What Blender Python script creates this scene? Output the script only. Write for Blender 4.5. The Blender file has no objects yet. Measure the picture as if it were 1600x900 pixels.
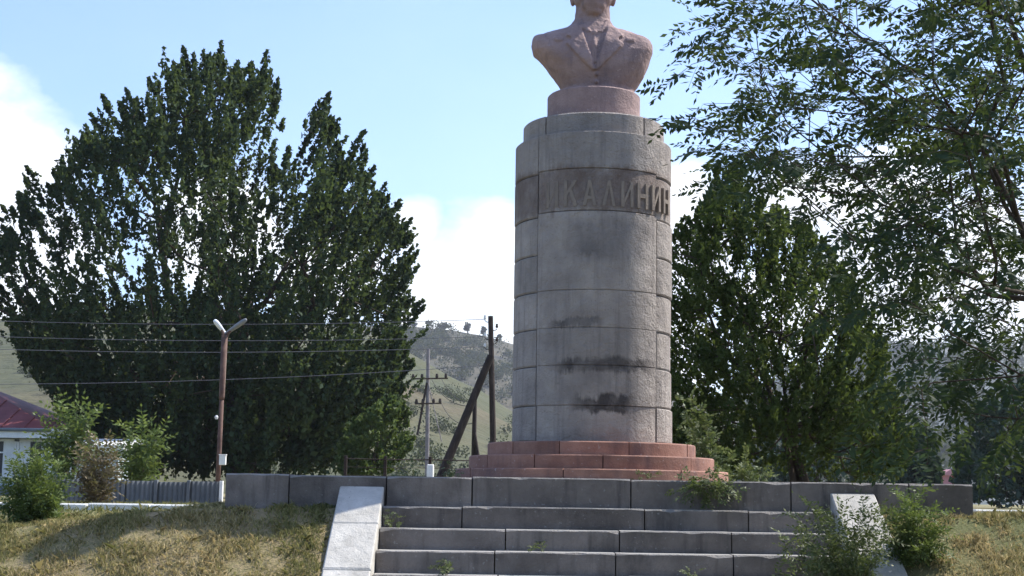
import bpy, bmesh, math, random
import numpy as np
from mathutils import Vector, noise as mnoise
random.seed(7)
RNG = np.random.default_rng(11)
S = bpy.context.scene
COL = S.collection
R = math.radians

# ------------------------------------------------------------------ camera
FPX, PITCH, ROLL, EYE = 2300.0, 8.0, 0.85, 1.6
HOR = 773.0
SHY = (HOR - 450 - FPX * math.tan(R(PITCH))) / 1600.0
_F = np.array([0, math.cos(R(PITCH)), math.sin(R(PITCH))])
_U0 = np.array([0, -math.sin(R(PITCH)), math.cos(R(PITCH))])
_R0 = np.array([1.0, 0, 0])
_R = math.cos(R(ROLL)) * _R0 + math.sin(R(ROLL)) * _U0
_U = math.cos(R(ROLL)) * _U0 - math.sin(R(ROLL)) * _R0
CAMLOC = np.array([0, 0, EYE])

def ray(px, py):
    return FPX * _F + (px - 800.0) * _R + ((450.0 - py) + SHY * 1600) * _U

def P(px, py, Y):
    """the point at distance Y that is seen at photo pixel (px, py)"""
    d = ray(px, py)
    return CAMLOC + d * (Y / d[1])

def proj(p):
    q = np.asarray(p) - CAMLOC
    w = q @ _F
    w = np.where(np.abs(w) < 1e-3, 1e-3, w)
    return 800 + FPX * (q @ _R) / w, 450 + SHY * 1600 - FPX * (q @ _U) / w

cam = bpy.data.cameras.new('camera')
cam.sensor_width = 36.0
cam.lens = 36.0 * FPX / 1600.0
cam.shift_y = SHY
cam.clip_start, cam.clip_end = 0.1, 20000
co = bpy.data.objects.new('camera', cam)
COL.objects.link(co)
co.location = (0, 0, EYE)
from mathutils import Matrix
m = Matrix(((_R[0], _U[0], -_F[0], 0), (_R[1], _U[1], -_F[1], 0), (_R[2], _U[2], -_F[2], EYE), (0, 0, 0, 1)))
co.matrix_world = m
S.camera = co

# ------------------------------------------------------------------ sky, sun, exposure
SUN_AZ, SUN_EL = 66.5, 50.0       # azimuth from +Y towards +X, elevation
S.view_settings.view_transform = 'Standard'
S.view_settings.look = 'None'
S.view_settings.exposure = 0.86
S.view_settings.gamma = 1.0
world = bpy.data.worlds.new('World')
S.world = world
world.use_nodes = True
wt = world.node_tree
wt.nodes.clear()
def wn(t, **k):
    n = wt.nodes.new(t)
    for a, b in k.items(): setattr(n, a, b)
    return n
def wmath(op, a, b=None, clamp=False):
    n = wn('ShaderNodeMath', operation=op, use_clamp=clamp)
    for i, v in enumerate((a, b)):
        if v is None: continue
        if isinstance(v, (int, float)): n.inputs[i].default_value = v
        else: wt.links.new(v, n.inputs[i])
    return n.outputs[0]
sky = wn('ShaderNodeTexSky', sky_type='NISHITA')
sky.sun_disc = False
sky.sun_elevation = R(SUN_EL)
sky.sun_rotation = R(SUN_AZ)
sky.air_density, sky.dust_density, sky.ozone_density = 1.0, 1.2, 1.2
tc = wn('ShaderNodeTexCoord')
gen = tc.outputs['Generated']
nz = wn('ShaderNodeTexNoise'); nz.inputs['Scale'].default_value = 5.0; nz.inputs['Detail'].default_value = 7.0; nz.inputs['Roughness'].default_value = 0.58
mp = wn('ShaderNodeMapping'); mp.inputs['Scale'].default_value = (1, 1, 1.9)
wt.links.new(gen, mp.inputs['Vector']); wt.links.new(mp.outputs[0], nz.inputs['Vector'])
# each cumulus: pixel centre and radius, turned into a direction
BL = [(-60, 330, 260), (20, 280, 175), (60, 250, 110), (-10, 420, 170), (90, 370, 120), (735, 430, 120), (690, 500, 130), (775, 400, 95), (650, 350, 55),
      (850, 480, 150), (1340, 400, 170), (1240, 340, 110), (1430, 480, 180), (1560, 420, 150), (1070, 325, 70), (1100, 410, 110),
      (1010, 470, 160), (1230, 460, 140), (1560, 560, 180), (330, 350, 130), (520, 440, 110),
      (2100, 420, 260), (-600, 420, 260), (2500, 250, 220), (-1100, 240, 240)]
total = None
for (bx, by, br) in BL:
    d = ray(bx, by); d = d / np.linalg.norm(d)
    d2 = ray(bx + br, by); d2 = d2 / np.linalg.norm(d2)
    ang = math.acos(min(1, float(d @ d2)))
    dp = wn('ShaderNodeVectorMath', operation='DISTANCE')
    wt.links.new(gen, dp.inputs[0]); dp.inputs[1].default_value = tuple(d)
    v = wmath('SUBTRACT', 1.0, wmath('DIVIDE', dp.outputs['Value'], ang))
    v = wmath('MAXIMUM', v, -0.6)
    total = v if total is None else wmath('MAXIMUM', total, v)
edge = wmath('ADD', total, wmath('MULTIPLY', wmath('SUBTRACT', nz.outputs['Fac'], 0.5), 2.6))
mask = wmath('MULTIPLY', wmath('SUBTRACT', edge, 0.0), 1.9, clamp=True)
nz2 = wn('ShaderNodeTexNoise'); nz2.inputs['Scale'].default_value = 3.1; nz2.inputs['Detail'].default_value = 6.0
wt.links.new(mp.outputs[0], nz2.inputs['Vector'])
veil = wmath('MULTIPLY', wmath('SUBTRACT', nz2.outputs['Fac'], 0.42), 1.1, clamp=True)
mask = wmath('MAXIMUM', mask, wmath('MULTIPLY', veil, 0.22))
mx = wn('ShaderNodeMix', data_type='RGBA')
wt.links.new(mask, mx.inputs['Factor'])
sc = wn('ShaderNodeMix', data_type='RGBA', blend_type='MULTIPLY'); sc.inputs['Factor'].default_value = 1.0
wt.links.new(sky.outputs[0], sc.inputs['A']); sc.inputs['B'].default_value = (0.80, 0.90, 1.09, 1)
wt.links.new(sc.outputs['Result'], mx.inputs['A'])
cm = wn('ShaderNodeMix', data_type='RGBA'); wt.links.new(wmath('MULTIPLY', wmath('SUBTRACT', nz.outputs['Fac'], 0.36), 3.2, clamp=True), cm.inputs['Factor'])
cm.inputs['A'].default_value = (4.9, 5.2, 5.7, 1); cm.inputs['B'].default_value = (7.2, 7.4, 7.6, 1)
wt.links.new(cm.outputs['Result'], mx.inputs['B'])
bg = wn('ShaderNodeBackground'); bg.inputs['Strength'].default_value = 0.145
wt.links.new(mx.outputs['Result'], bg.inputs['Color'])
wo = wn('ShaderNodeOutputWorld'); wt.links.new(bg.outputs[0], wo.inputs['Surface'])

sl = bpy.data.lights.new('sun', 'SUN'); sl.energy = 4.4; sl.angle = R(0.53); sl.color = (1.0, 0.95, 0.86)
so = bpy.data.objects.new('sun', sl); COL.objects.link(so)
SUNV = Vector((math.sin(R(SUN_AZ)) * math.cos(R(SUN_EL)), math.cos(R(SUN_AZ)) * math.cos(R(SUN_EL)), math.sin(R(SUN_EL))))
so.rotation_euler = SUNV.to_track_quat('Z', 'Y').to_euler()
so.location = (10, 10, 30)

# ------------------------------------------------------------------ helpers
OFF = {}
def tag(o, label=None, cat=None, group=None, kind=None):
    if label: o['label'] = label
    if cat: o['category'] = cat
    if group: o['group'] = group
    if kind: o['kind'] = kind
    return o
def thing(name, label, cat, loc=(0, 0, 0), group=None):
    o = bpy.data.objects.new(name, None); COL.objects.link(o)
    o.location = loc; o.empty_display_size = 0.2
    OFF[o] = np.array(loc, float)
    return tag(o, label, cat, group)
def build(name, v, f, mat, parent=None, smooth=False, tone=None, kind=None):
    """one mesh object; vertices are given in world space"""
    v = np.asarray(v, dtype=float).reshape(-1, 3)
    off = OFF.get(parent, np.zeros(3)) if parent else np.zeros(3)
    me = bpy.data.meshes.new(name)
    if isinstance(f, np.ndarray) and f.ndim == 2:
        n = len(f); k = f.shape[1]
        me.vertices.add(len(v)); me.vertices.foreach_set('co', (v - off).astype(np.float32).ravel())
        me.loops.add(n * k); me.loops.foreach_set('vertex_index', f.astype(np.int32).ravel())
        me.polygons.add(n); me.polygons.foreach_set('loop_start', (np.arange(n) * k).astype(np.int32))
        me.update(calc_edges=True); me.validate()
    else:
        me.from_pydata([tuple(p) for p in (v - off)], [], f); me.update()
    if tone is not None:
        a = me.attributes.new('tone', 'FLOAT', 'FACE'); a.data.foreach_set('value', np.asarray(tone, dtype=np.float32))
    if mat: me.materials.append(mat)
    if smooth: me.polygons.foreach_set('use_smooth', np.ones(len(me.polygons), dtype=bool))
    o = bpy.data.objects.new(name, me); COL.objects.link(o)
    if parent: o.parent = parent; OFF[o] = off
    if kind: o['kind'] = kind
    return o

class MB:
    def __init__(s): s.v = []; s.f = []
    def add(s, v, f):
        b = len(s.v); s.v += [tuple(p) for p in v]; s.f += [tuple(i + b for i in q) for q in f]
    def box(s, a, b, bev=0.0, rot=None, piv=None, jit=0.0):
        """axis box from corner a to b with a chamfer all round"""
        a = np.array(a, float); b = np.array(b, float)
        bm = bmesh.new(); bmesh.ops.create_cube(bm, size=1.0)
        for q in bm.verts:
            c = (np.array(q.co) + 0.5) * (b - a) + a
            q.co = Vector(c + (RNG.normal(0, jit, 3) if jit else 0))
        if bev > 0: bmesh.ops.bevel(bm, geom=bm.edges[:], offset=bev, segments=1, affect='EDGES', profile=0.5)
        bm.verts.ensure_lookup_table()
        vs = [Vector(q.co) for q in bm.verts]
        if rot is not None:
            M = Matrix.Rotation(rot[1], 3, rot[0]); pv = Vector(piv if piv is not None else (a + b) / 2)
            vs = [M @ (q - pv) + pv for q in vs]
        s.add(vs, [[q.index for q in fc.verts] for fc in bm.faces]); bm.free()
    def slab(s, a, b, bev=0.012, wear=0.004, chips=1):
        """long block whose front and top edges are worn: a profile swept along X with its nosing knocked about"""
        a = np.array(a, float); b = np.array(b, float); L = b[0] - a[0]
        n = max(5, min(16, int(L / 0.11))); us = np.sort(np.concatenate([[0, 1], np.clip(np.linspace(0, 1, n + 1)[1:-1] + RNG.normal(0, 0.012, n - 1), 0.01, 0.99)]))
        k0 = len(s.v); cp = {int(q): RNG.uniform(0.006, 0.02) for q in RNG.integers(0, len(us), chips)}
        sag = RNG.normal(0, 0.0015, len(us))
        for i, u in enumerate(us):
            x = a[0] + L * u; e = bev + abs(RNG.normal(0, wear)) + cp.get(i, 0) + (0.008 if i in (0, len(us) - 1) else 0)
            dx = 0.0
            s.v += [(x, a[1] + sag[i], a[2]), (x, a[1] + sag[i], b[2] - e), (x, a[1] + e * 0.9 + sag[i], b[2] + sag[i] * 0.6), (x, b[1], b[2]), (x, b[1], a[2])]
        m_ = 5
        for i in range(len(us) - 1):
            for k in range(m_):
                k2 = (k + 1) % m_; s.f.append((k0 + i * m_ + k, k0 + (i + 1) * m_ + k, k0 + (i + 1) * m_ + k2, k0 + i * m_ + k2))
        s.f.append(tuple(k0 + k for k in range(m_))); s.f.append(tuple(k0 + (len(us) - 1) * m_ + k for k in range(m_))[::-1])
    def hexa(s, c):
        s.add(c, [(0, 3, 2, 1), (4, 5, 6, 7), (0, 1, 5, 4), (1, 2, 6, 5), (2, 3, 7, 6), (3, 0, 4, 7)])
    def tube(s, pts, rads, n=8, cap=True):
        pts = [Vector(p) for p in pts]; rings = []; up = Vector((0.13, 0.2, 1)).normalized()
        for i, p in enumerate(pts):
            d = (pts[min(i + 1, len(pts) - 1)] - pts[max(i - 1, 0)])
            d = d.normalized() if d.length > 1e-9 else Vector((0, 0, 1))
            u = d.cross(up if abs(d.dot(up)) < 0.95 else Vector((1, 0, 0))).normalized(); w = d.cross(u)
            r = rads[i] if hasattr(rads, '__len__') else rads
            rings.append([p + (u * math.cos(2 * math.pi * k / n) + w * math.sin(2 * math.pi * k / n)) * r for k in range(n)])
        b = len(s.v)
        for rg in rings: s.v += [tuple(q) for q in rg]
        for i in range(len(rings) - 1):
            for k in range(n):
                k2 = (k + 1) % n
                s.f.append((b + i * n + k, b + i * n + k2, b + (i + 1) * n + k2, b + (i + 1) * n + k))
        if cap:
            s.f.append(tuple(b + k for k in range(n))[::-1]); s.f.append(tuple(b + (len(rings) - 1) * n + k for k in range(n)))
    def arc(s, c, ri, ro, z0, z1, a0, a1, bev=0.012, n=10, gap=0.0):
        """block of a ring: angles in degrees, 0 faces the camera (-Y), positive towards +X"""
        ang = np.linspace(a0 + gap, a1 - gap, n + 1)
        prof = [(ri, z0), (ro - bev, z0), (ro, z0 + bev), (ro, z1 - bev), (ro - bev, z1), (ri, z1)]
        b = len(s.v); m_ = len(prof)
        for i, a in enumerate(ang):
            for (r, z) in prof:
                rr = min(r, ro - bev * 0.9) if i in (0, n) else r
                s.v.append((c[0] + rr * math.sin(R(a)), c[1] - rr * math.cos(R(a)), z))
        for i in range(n):
            for k in range(m_):
                k2 = (k + 1) % m_
                s.f.append((b + i * m_ + k, b + (i + 1) * m_ + k, b + (i + 1) * m_ + k2, b + i * m_ + k2))
        s.f.append(tuple(b + k for k in range(m_))); s.f.append(tuple(b + n * m_ + k for k in range(m_))[::-1])
    def build(s, name, mat, parent=None, smooth=False, kind=None, sharp=None):
        o = build(name, s.v, s.f, mat, parent, smooth or sharp is not None, None, kind)
        if sharp is not None: o.data.set_sharp_from_angle(angle=R(sharp))
        return o

# ------------------------------------------------------------------ materials
def new_mat(name):
    m_ = bpy.data.materials.new(name); m_.use_nodes = True
    t = m_.node_tree; b = t.nodes['Principled BSDF']
    b.inputs['Specular IOR Level'].default_value = 0.25
    return m_, t, b
def mathn(t, op, a, b=None, c=None, clamp=False):
    n = t.nodes.new('ShaderNodeMath'); n.operation = op; n.use_clamp = clamp
    for i, v in enumerate((a, b, c)):
        if v is None: continue
        if isinstance(v, (int, float)): n.inputs[i].default_value = v
        else: t.links.new(v, n.inputs[i])
    return n.outputs[0]
def mixc(t, fac, a, b, mode='MIX'):
    n = t.nodes.new('ShaderNodeMix'); n.data_type = 'RGBA'; n.blend_type = mode
    for k, v in (('Factor', fac), ('A', a), ('B', b)):
        s = n.inputs[k] if k == 'Factor' else [q for q in n.inputs if q.name == k and q.type == 'RGBA'][0]
        if isinstance(v, (int, float)): s.default_value = v
        elif isinstance(v, (tuple, list)): s.default_value = (*v[:3], 1)
        else: t.links.new(v, s)
    return [q for q in n.outputs if q.type == 'RGBA'][0]
def noise_n(t, vec, scale, detail=5, rough=0.55, stretch=None):
    n = t.nodes.new('ShaderNodeTexNoise'); n.inputs['Scale'].default_value = scale
    n.inputs['Detail'].default_value = detail; n.inputs['Roughness'].default_value = rough
    if stretch:
        mp_ = t.nodes.new('ShaderNodeMapping'); mp_.inputs['Scale'].default_value = stretch
        t.links.new(vec, mp_.inputs['Vector']); vec = mp_.outputs[0]
    t.links.new(vec, n.inputs['Vector']); return n.outputs['Fac']
def ramp(t, fac, lo, hi):
    return mathn(t, 'DIVIDE', mathn(t, 'SUBTRACT', fac, lo), hi - lo, clamp=True)
def coords(t):
    return t.nodes.new('ShaderNodeTexCoord').outputs['Object']
def bump(t, b, h, dist=0.01, strength=1.0):
    n = t.nodes.new('ShaderNodeBump'); n.inputs['Distance'].default_value = dist; n.inputs['Strength'].default_value = strength
    t.links.new(h, n.inputs['Height']); t.links.new(n.outputs[0], b.inputs['Normal'])
def mottled(name, c1, c2, scale=4, rough=0.85, bscale=40, bdist=0.006, dirt=None, dirt_amt=0.5, streak=None, speck=None):
    m_, t, b = new_mat(name); v = coords(t)
    f = ramp(t, noise_n(t, v, scale, 7, 0.62), 0.32, 0.68)
    col = mixc(t, f, c1, c2)
    fine = noise_n(t, v, bscale, 5, 0.65)
    col = mixc(t, 0.35, col, mixc(t, fine, (0.55, 0.55, 0.55), (1.35, 1.35, 1.35)), 'MULTIPLY')
    oi = t.nodes.new('ShaderNodeObjectInfo').outputs['Random']
    col = mixc(t, 1.0, col, mixc(t, oi, (0.86, 0.86, 0.86), (1.14, 1.13, 1.11)), 'MULTIPLY')
    if dirt:
        d = ramp(t, noise_n(t, v, scale * 0.6, 6, 0.7, (1, 1, 0.5)), 0.52, 0.72)
        col = mixc(t, mathn(t, 'MULTIPLY', d, dirt_amt), col, dirt)
    if streak:
        d = ramp(t, noise_n(t, v, 7, 4, 0.6, (1.2, 1.2, 0.12)), 0.55, 0.75)
        col = mixc(t, mathn(t, 'MULTIPLY', d, 0.75), col, streak)
    if speck:
        d = ramp(t, noise_n(t, v, 28, 3, 0.5), 0.66, 0.72)
        col = mixc(t, mathn(t, 'MULTIPLY', d, 0.6), col, speck)
    t.links.new(col, b.inputs['Base Color']); b.inputs['Roughness'].default_value = rough
    bump(t, b, mathn(t, 'ADD', fine, mathn(t, 'MULTIPLY', noise_n(t, v, bscale * 0.2, 4), 1.5)), bdist)
    return m_
def sunlit_top(m_, colr, amt):  # paler colour on upward faces, sunlight put into the material
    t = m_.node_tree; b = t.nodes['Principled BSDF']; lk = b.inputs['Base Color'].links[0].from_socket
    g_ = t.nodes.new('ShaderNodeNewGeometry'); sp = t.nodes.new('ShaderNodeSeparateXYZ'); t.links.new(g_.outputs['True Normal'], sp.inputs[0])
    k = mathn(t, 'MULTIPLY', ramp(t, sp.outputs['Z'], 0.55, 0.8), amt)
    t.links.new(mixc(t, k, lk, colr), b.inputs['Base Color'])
def leaf_mat(name, dark, mid, light, trans=0.3, rough=0.55, spec=0.25):
    """tone: one value per leaf, from the young to the old leaves of the plant"""
    m_, t, b = new_mat(name)
    at = t.nodes.new('ShaderNodeAttribute'); at.attribute_name = 'tone'
    f = at.outputs['Fac']
    col = mixc(t, ramp(t, f, 0.0, 0.55), dark, mid)
    col = mixc(t, ramp(t, f, 0.55, 1.0), col, light)
    t.links.new(col, b.inputs['Base Color']); b.inputs['Roughness'].default_value = rough
    b.inputs['Specular IOR Level'].default_value = spec
    tr = t.nodes.new('ShaderNodeBsdfTranslucent'); t.links.new(mixc(t, 0.5, col, (0.13, 0.17, 0.02), 'MIX'), tr.inputs['Color'])
    ms = t.nodes.new('ShaderNodeMixShader'); ms.inputs[0].default_value = trans
    t.links.new(b.outputs[0], ms.inputs[1]); t.links.new(tr.outputs[0], ms.inputs[2])
    out = t.nodes['Material Output']; t.links.new(ms.outputs[0], out.inputs['Surface'])
    return m_
def flat(name, c, rough=0.7, metal=0.0):
    return mottled(name, tuple(x * 0.85 for x in c), tuple(min(1, x * 1.12) for x in c), 6, rough, 60, 0.001)

M = {}
M['step'] = mottled('weathered_step_concrete', (0.125, 0.107, 0.095), (0.235, 0.205, 0.185), 2.2, 0.92, 55, 0.010, (0.055, 0.050, 0.046), 0.85, (0.065, 0.058, 0.054), (0.30, 0.29, 0.27))
sunlit_top(M['step'], (0.40, 0.39, 0.37), 0.75)  # treads and slab tops painted brighter, as if in full sun
M['ramp'] = mottled('pale_ramp_concrete', (0.38, 0.365, 0.335), (0.54, 0.52, 0.48), 4, 0.9, 70, 0.008, (0.24, 0.225, 0.20), 0.8, None, (0.18, 0.17, 0.155))
M['pink'] = mottled('pink_painted_plaster', (0.25, 0.125, 0.092), (0.36, 0.20, 0.15), 4, 0.85, 50, 0.006, (0.16, 0.10, 0.09), 0.7, (0.14, 0.085, 0.08), (0.45, 0.36, 0.33))
M['bust'] = mottled('pink_granite', (0.225, 0.155, 0.145), (0.34, 0.24, 0.22), 3, 0.8, 45, 0.012, (0.15, 0.11, 0.115), 0.6, (0.16, 0.12, 0.125), (0.42, 0.33, 0.32))
M['white'] = mottled('white_paint', (0.68, 0.68, 0.66), (0.8, 0.8, 0.78), 4, 0.6, 30, 0.002, (0.4, 0.4, 0.38), 0.4)
M['kerb'] = mottled('whitewashed_kerb', (0.6, 0.6, 0.57), (0.78, 0.78, 0.75), 2, 0.85, 40, 0.004, (0.35, 0.34, 0.3), 0.6)
M['blue_wall'] = mottled('pale_blue_limewash', (0.42, 0.50, 0.53), (0.55, 0.62, 0.64), 1.2, 0.85, 20, 0.004, (0.3, 0.33, 0.34), 0.4)
M['red_roof'] = mottled('red_roof_paint', (0.17, 0.045, 0.045), (0.26, 0.08, 0.075), 1.5, 0.6, 30, 0.004, (0.12, 0.05, 0.045), 0.5)
M['grey_panel'] = mottled('grey_cement_sheet', (0.12, 0.135, 0.15), (0.19, 0.205, 0.22), 2, 0.8, 30, 0.004, (0.08, 0.085, 0.09), 0.6)
M['rust'] = mottled('rusty_paint', (0.075, 0.042, 0.034), (0.15, 0.09, 0.07), 5, 0.8, 50, 0.003, (0.07, 0.03, 0.025), 0.6, (0.35, 0.28, 0.22))
M['darkwood'] = mottled('tarred_wood', (0.020, 0.015, 0.014), (0.05, 0.036, 0.03), 5, 0.85, 40, 0.006, None, 0, (0.09, 0.07, 0.06))
M['greypost'] = mottled('grey_concrete_post', (0.16, 0.14, 0.15), (0.25, 0.23, 0.23), 3, 0.9, 30, 0.004)
M['lamp'] = mottled('lamp_enamel', (0.55, 0.6, 0.68), (0.75, 0.8, 0.86), 6, 0.35, 30, 0.001)
M['lampgrey'] = mottled('lamp_enamel_grey', (0.16, 0.17, 0.18), (0.26, 0.27, 0.28), 6, 0.5, 30, 0.001)
M['cable'] = flat('grey_cable', (0.10, 0.10, 0.12), 0.5)
M['ceramic'] = flat('white_ceramic', (0.7, 0.7, 0.7), 0.3)
M['glass'] = flat('dark_window_glass', (0.03, 0.035, 0.045), 0.12)
M['bark'] = mottled('grey_brown_bark', (0.035, 0.026, 0.02), (0.085, 0.065, 0.05), 6, 0.95, 30, 0.012)
M['twig'] = mottled('green_brown_twig', (0.05, 0.055, 0.03), (0.10, 0.09, 0.05), 8, 0.8, 60, 0.002)
M['dryt'] = mottled('dry_twig', (0.11, 0.08, 0.05), (0.2, 0.14, 0.09), 8, 0.9, 60, 0.002)
M['pinkwall'] = mottled('pink_house_wall', (0.45, 0.22, 0.25), (0.58, 0.30, 0.33), 1, 0.85, 20, 0.003)
M['soil'] = mottled('joint_dirt', (0.035, 0.03, 0.028), (0.07, 0.06, 0.05), 6, 0.95, 40, 0.01)
M['lf_big'] = leaf_mat('elm_leaf', (0.026, 0.044, 0.028), (0.048, 0.076, 0.040), (0.10, 0.14, 0.05), 0.34, 0.6, 0.07)
M['lf_mid'] = leaf_mat('pear_leaf', (0.036, 0.058, 0.020), (0.075, 0.108, 0.032), (0.16, 0.20, 0.055), 0.42, 0.6, 0.10)
M['lf_near'] = leaf_mat('locust_leaf', (0.022, 0.038, 0.026), (0.038, 0.064, 0.036), (0.07, 0.115, 0.036), 0.33, 0.6, 0.10)
M['lf_shrub'] = leaf_mat('bright_shrub_leaf', (0.055, 0.088, 0.030), (0.10, 0.145, 0.045), (0.20, 0.25, 0.08), 0.4)
M['lf_weed'] = leaf_mat('weed_leaf', (0.05, 0.07, 0.028), (0.09, 0.12, 0.045), (0.22, 0.24, 0.11), 0.3)
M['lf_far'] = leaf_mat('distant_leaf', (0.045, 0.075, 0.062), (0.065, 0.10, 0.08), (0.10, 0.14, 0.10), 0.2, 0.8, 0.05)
M['lf_scrub'] = leaf_mat('hill_scrub_leaf', (0.050, 0.056, 0.042), (0.068, 0.074, 0.052), (0.09, 0.10, 0.06), 0.2, 0.9, 0.02)
M['lf_dry'] = leaf_mat('dry_brown_leaf', (0.09, 0.072, 0.045), (0.15, 0.115, 0.07), (0.22, 0.18, 0.11), 0.25)

def grass_mat():
    m_, t, b = new_mat('dry_grass_blade')
    at = t.nodes.new('ShaderNodeAttribute'); at.attribute_name = 'tone'
    f = at.outputs['Fac']
    c = mixc(t, ramp(t, f, 0.0, 0.45), (0.09, 0.11, 0.035), (0.24, 0.235, 0.085))
    c = mixc(t, ramp(t, f, 0.45, 0.75), c, (0.38, 0.315, 0.145))
    c = mixc(t, ramp(t, f, 0.75, 1.0), c, (0.58, 0.47, 0.27))
    t.links.new(c, b.inputs['Base Color']); b.inputs['Roughness'].default_value = 0.8
    tr = t.nodes.new('ShaderNodeBsdfTranslucent'); t.links.new(c, tr.inputs['Color'])
    ms = t.nodes.new('ShaderNodeMixShader'); ms.inputs[0].default_value = 0.3
    t.links.new(b.outputs[0], ms.inputs[1]); t.links.new(tr.outputs[0], ms.inputs[2])
    t.links.new(ms.outputs[0], t.nodes['Material Output'].inputs['Surface'])
    return m_
M['grass'] = grass_mat()
def ground_mat():
    m_, t, b = new_mat('dry_turf_and_soil'); v = coords(t)
    c = mixc(t, ramp(t, noise_n(t, v, 1.3, 6, 0.65), 0.38, 0.62), (0.24, 0.18, 0.095), (0.17, 0.16, 0.07))
    c = mixc(t, ramp(t, noise_n(t, v, 22, 4, 0.6), 0.35, 0.7), c, (0.32, 0.25, 0.14))
    c = mixc(t, ramp(t, noise_n(t, v, 0.08, 4, 0.6), 0.45, 0.6), c, (0.10, 0.12, 0.045))
    t.links.new(c, b.inputs['Base Color']); b.inputs['Roughness'].default_value = 0.95
    bump(t, b, noise_n(t, v, 30, 5, 0.7), 0.03)
    return m_
M['ground'] = ground_mat()
def hill_mat(name, a, b_, c_, scale, dark, damt):
    m_, t, b = new_mat(name); v = coords(t)
    c = mixc(t, ramp(t, noise_n(t, v, scale, 6, 0.65, (1, 1, 2.0)), 0.38, 0.62), a, b_)
    c = mixc(t, ramp(t, noise_n(t, v, scale * 0.4, 5, 0.6, (1, 0.5, 3)), 0.5, 0.64), c, c_)
    c = mixc(t, mathn(t, 'MULTIPLY', ramp(t, noise_n(t, v, scale * 3, 4, 0.65), 0.52, 0.66), damt), c, dark)
    c = mixc(t, 0.5, c, mixc(t, noise_n(t, v, scale * 14, 3, 0.6), (0.5, 0.5, 0.5), (1.4, 1.4, 1.4)), 'MULTIPLY')
    t.links.new(c, b.inputs['Base Color']); b.inputs['Roughness'].default_value = 1.0
    bump(t, b, noise_n(t, v, scale * 4, 5, 0.6), 2.5, 0.8)
    return m_
M['hill_front'] = hill_mat('dry_grass_hillside', (0.085, 0.084, 0.042), (0.060, 0.068, 0.034), (0.105, 0.088, 0.052), 0.03, (0.08, 0.085, 0.05), 0.7)
M['hill_back'] = hill_mat('scrubby_hillside', (0.088, 0.078, 0.052), (0.066, 0.064, 0.044), (0.115, 0.095, 0.06), 0.015, (0.06, 0.065, 0.065), 0.6)
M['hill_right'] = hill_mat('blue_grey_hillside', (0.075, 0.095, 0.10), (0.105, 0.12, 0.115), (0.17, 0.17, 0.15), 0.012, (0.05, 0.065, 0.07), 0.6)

# ================================================================== SETTING
def sstep(a, b, x):
    t = np.clip((x - a) / (b - a), 0, 1); return t * t * (3 - 2 * t)
XL, XR = -1.217, 3.133            # inner edges of the two stair cheeks
CW = 0.43                        # cheek width
PLAT_Z, PLAT_Y = 1.764, 14.50
SX0, SX1 = P(352, 745, PLAT_Y)[0], P(1520, 760, PLAT_Y)[0]
def vnoise(x, y, s, seed=0.0):
    x = np.asarray(x, float); y = np.asarray(y, float)
    out = np.empty(x.size)
    for i, (a, b) in enumerate(zip(x.ravel(), y.ravel())): out[i] = mnoise.noise(Vector((a * s, b * s, seed)))
    return out.reshape(x.shape)
def ground_z(x, y, rough=True):
    x = np.asarray(x, float); y = np.asarray(y, float)
    crest = 1.45 - 0.24 * sstep(-2.2, -5.2, x) + 0.0 * x
    crest = crest + (1.33 - crest) * sstep(15.0, 17.8, y)
    z = crest * np.clip((y - 11.95) / 2.35, 0, 1) ** 0.9
    inside = (x > XL - CW + 0.1) & (x < XR + CW - 0.1) & (y < 14.6)
    z = np.where(inside, z - 0.30, z)
    return z
def make_ground():
    xs = np.concatenate([[-1980, -1300, -600, -250, -120, -60, -30, -18], np.arange(-12, 12.01, 0.16), [18, 30, 60, 120, 250, 600, 1300, 1980]])
    ys = np.concatenate([[-380, -200, -100, -20, -5, 0, 3, 6, 9], np.arange(10.8, 21, 0.16), [22, 25, 30, 45, 70, 120, 250, 600, 1000, 1500, 1850]])
    X, Y = np.meshgrid(xs, ys)
    Z = ground_z(X, Y)
    near = (np.abs(X) < 13) & (Y > 11.8) & (Y < 22.5)
    ns = vnoise(X, Y, 1.1) * 0.05 + vnoise(X, Y, 3.5, 4.0) * 0.022
    Z = Z + np.where(near, ns, 0) - np.where(Y > 200, (Y - 200) * 0.004, 0)
    inpl = (X > SX0 + 0.1) & (X < SX1 - 0.1) & (Y > PLAT_Y + 0.1) & (Y < 22)
    Z = np.where(inpl, Z, Z)
    nx, ny = len(xs), len(ys)
    v = np.stack([X.ravel(), Y.ravel(), Z.ravel()], 1)
    i = np.arange((ny - 1) * (nx - 1)); r = i // (nx - 1); c = i % (nx - 1)
    f = np.stack([r * nx + c, r * nx + c + 1, (r + 1) * nx + c + 1, (r + 1) * nx + c], 1)
    o = build('ground', v, f, M['ground'], smooth=True); o['kind'] = 'structure'
make_ground()

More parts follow.
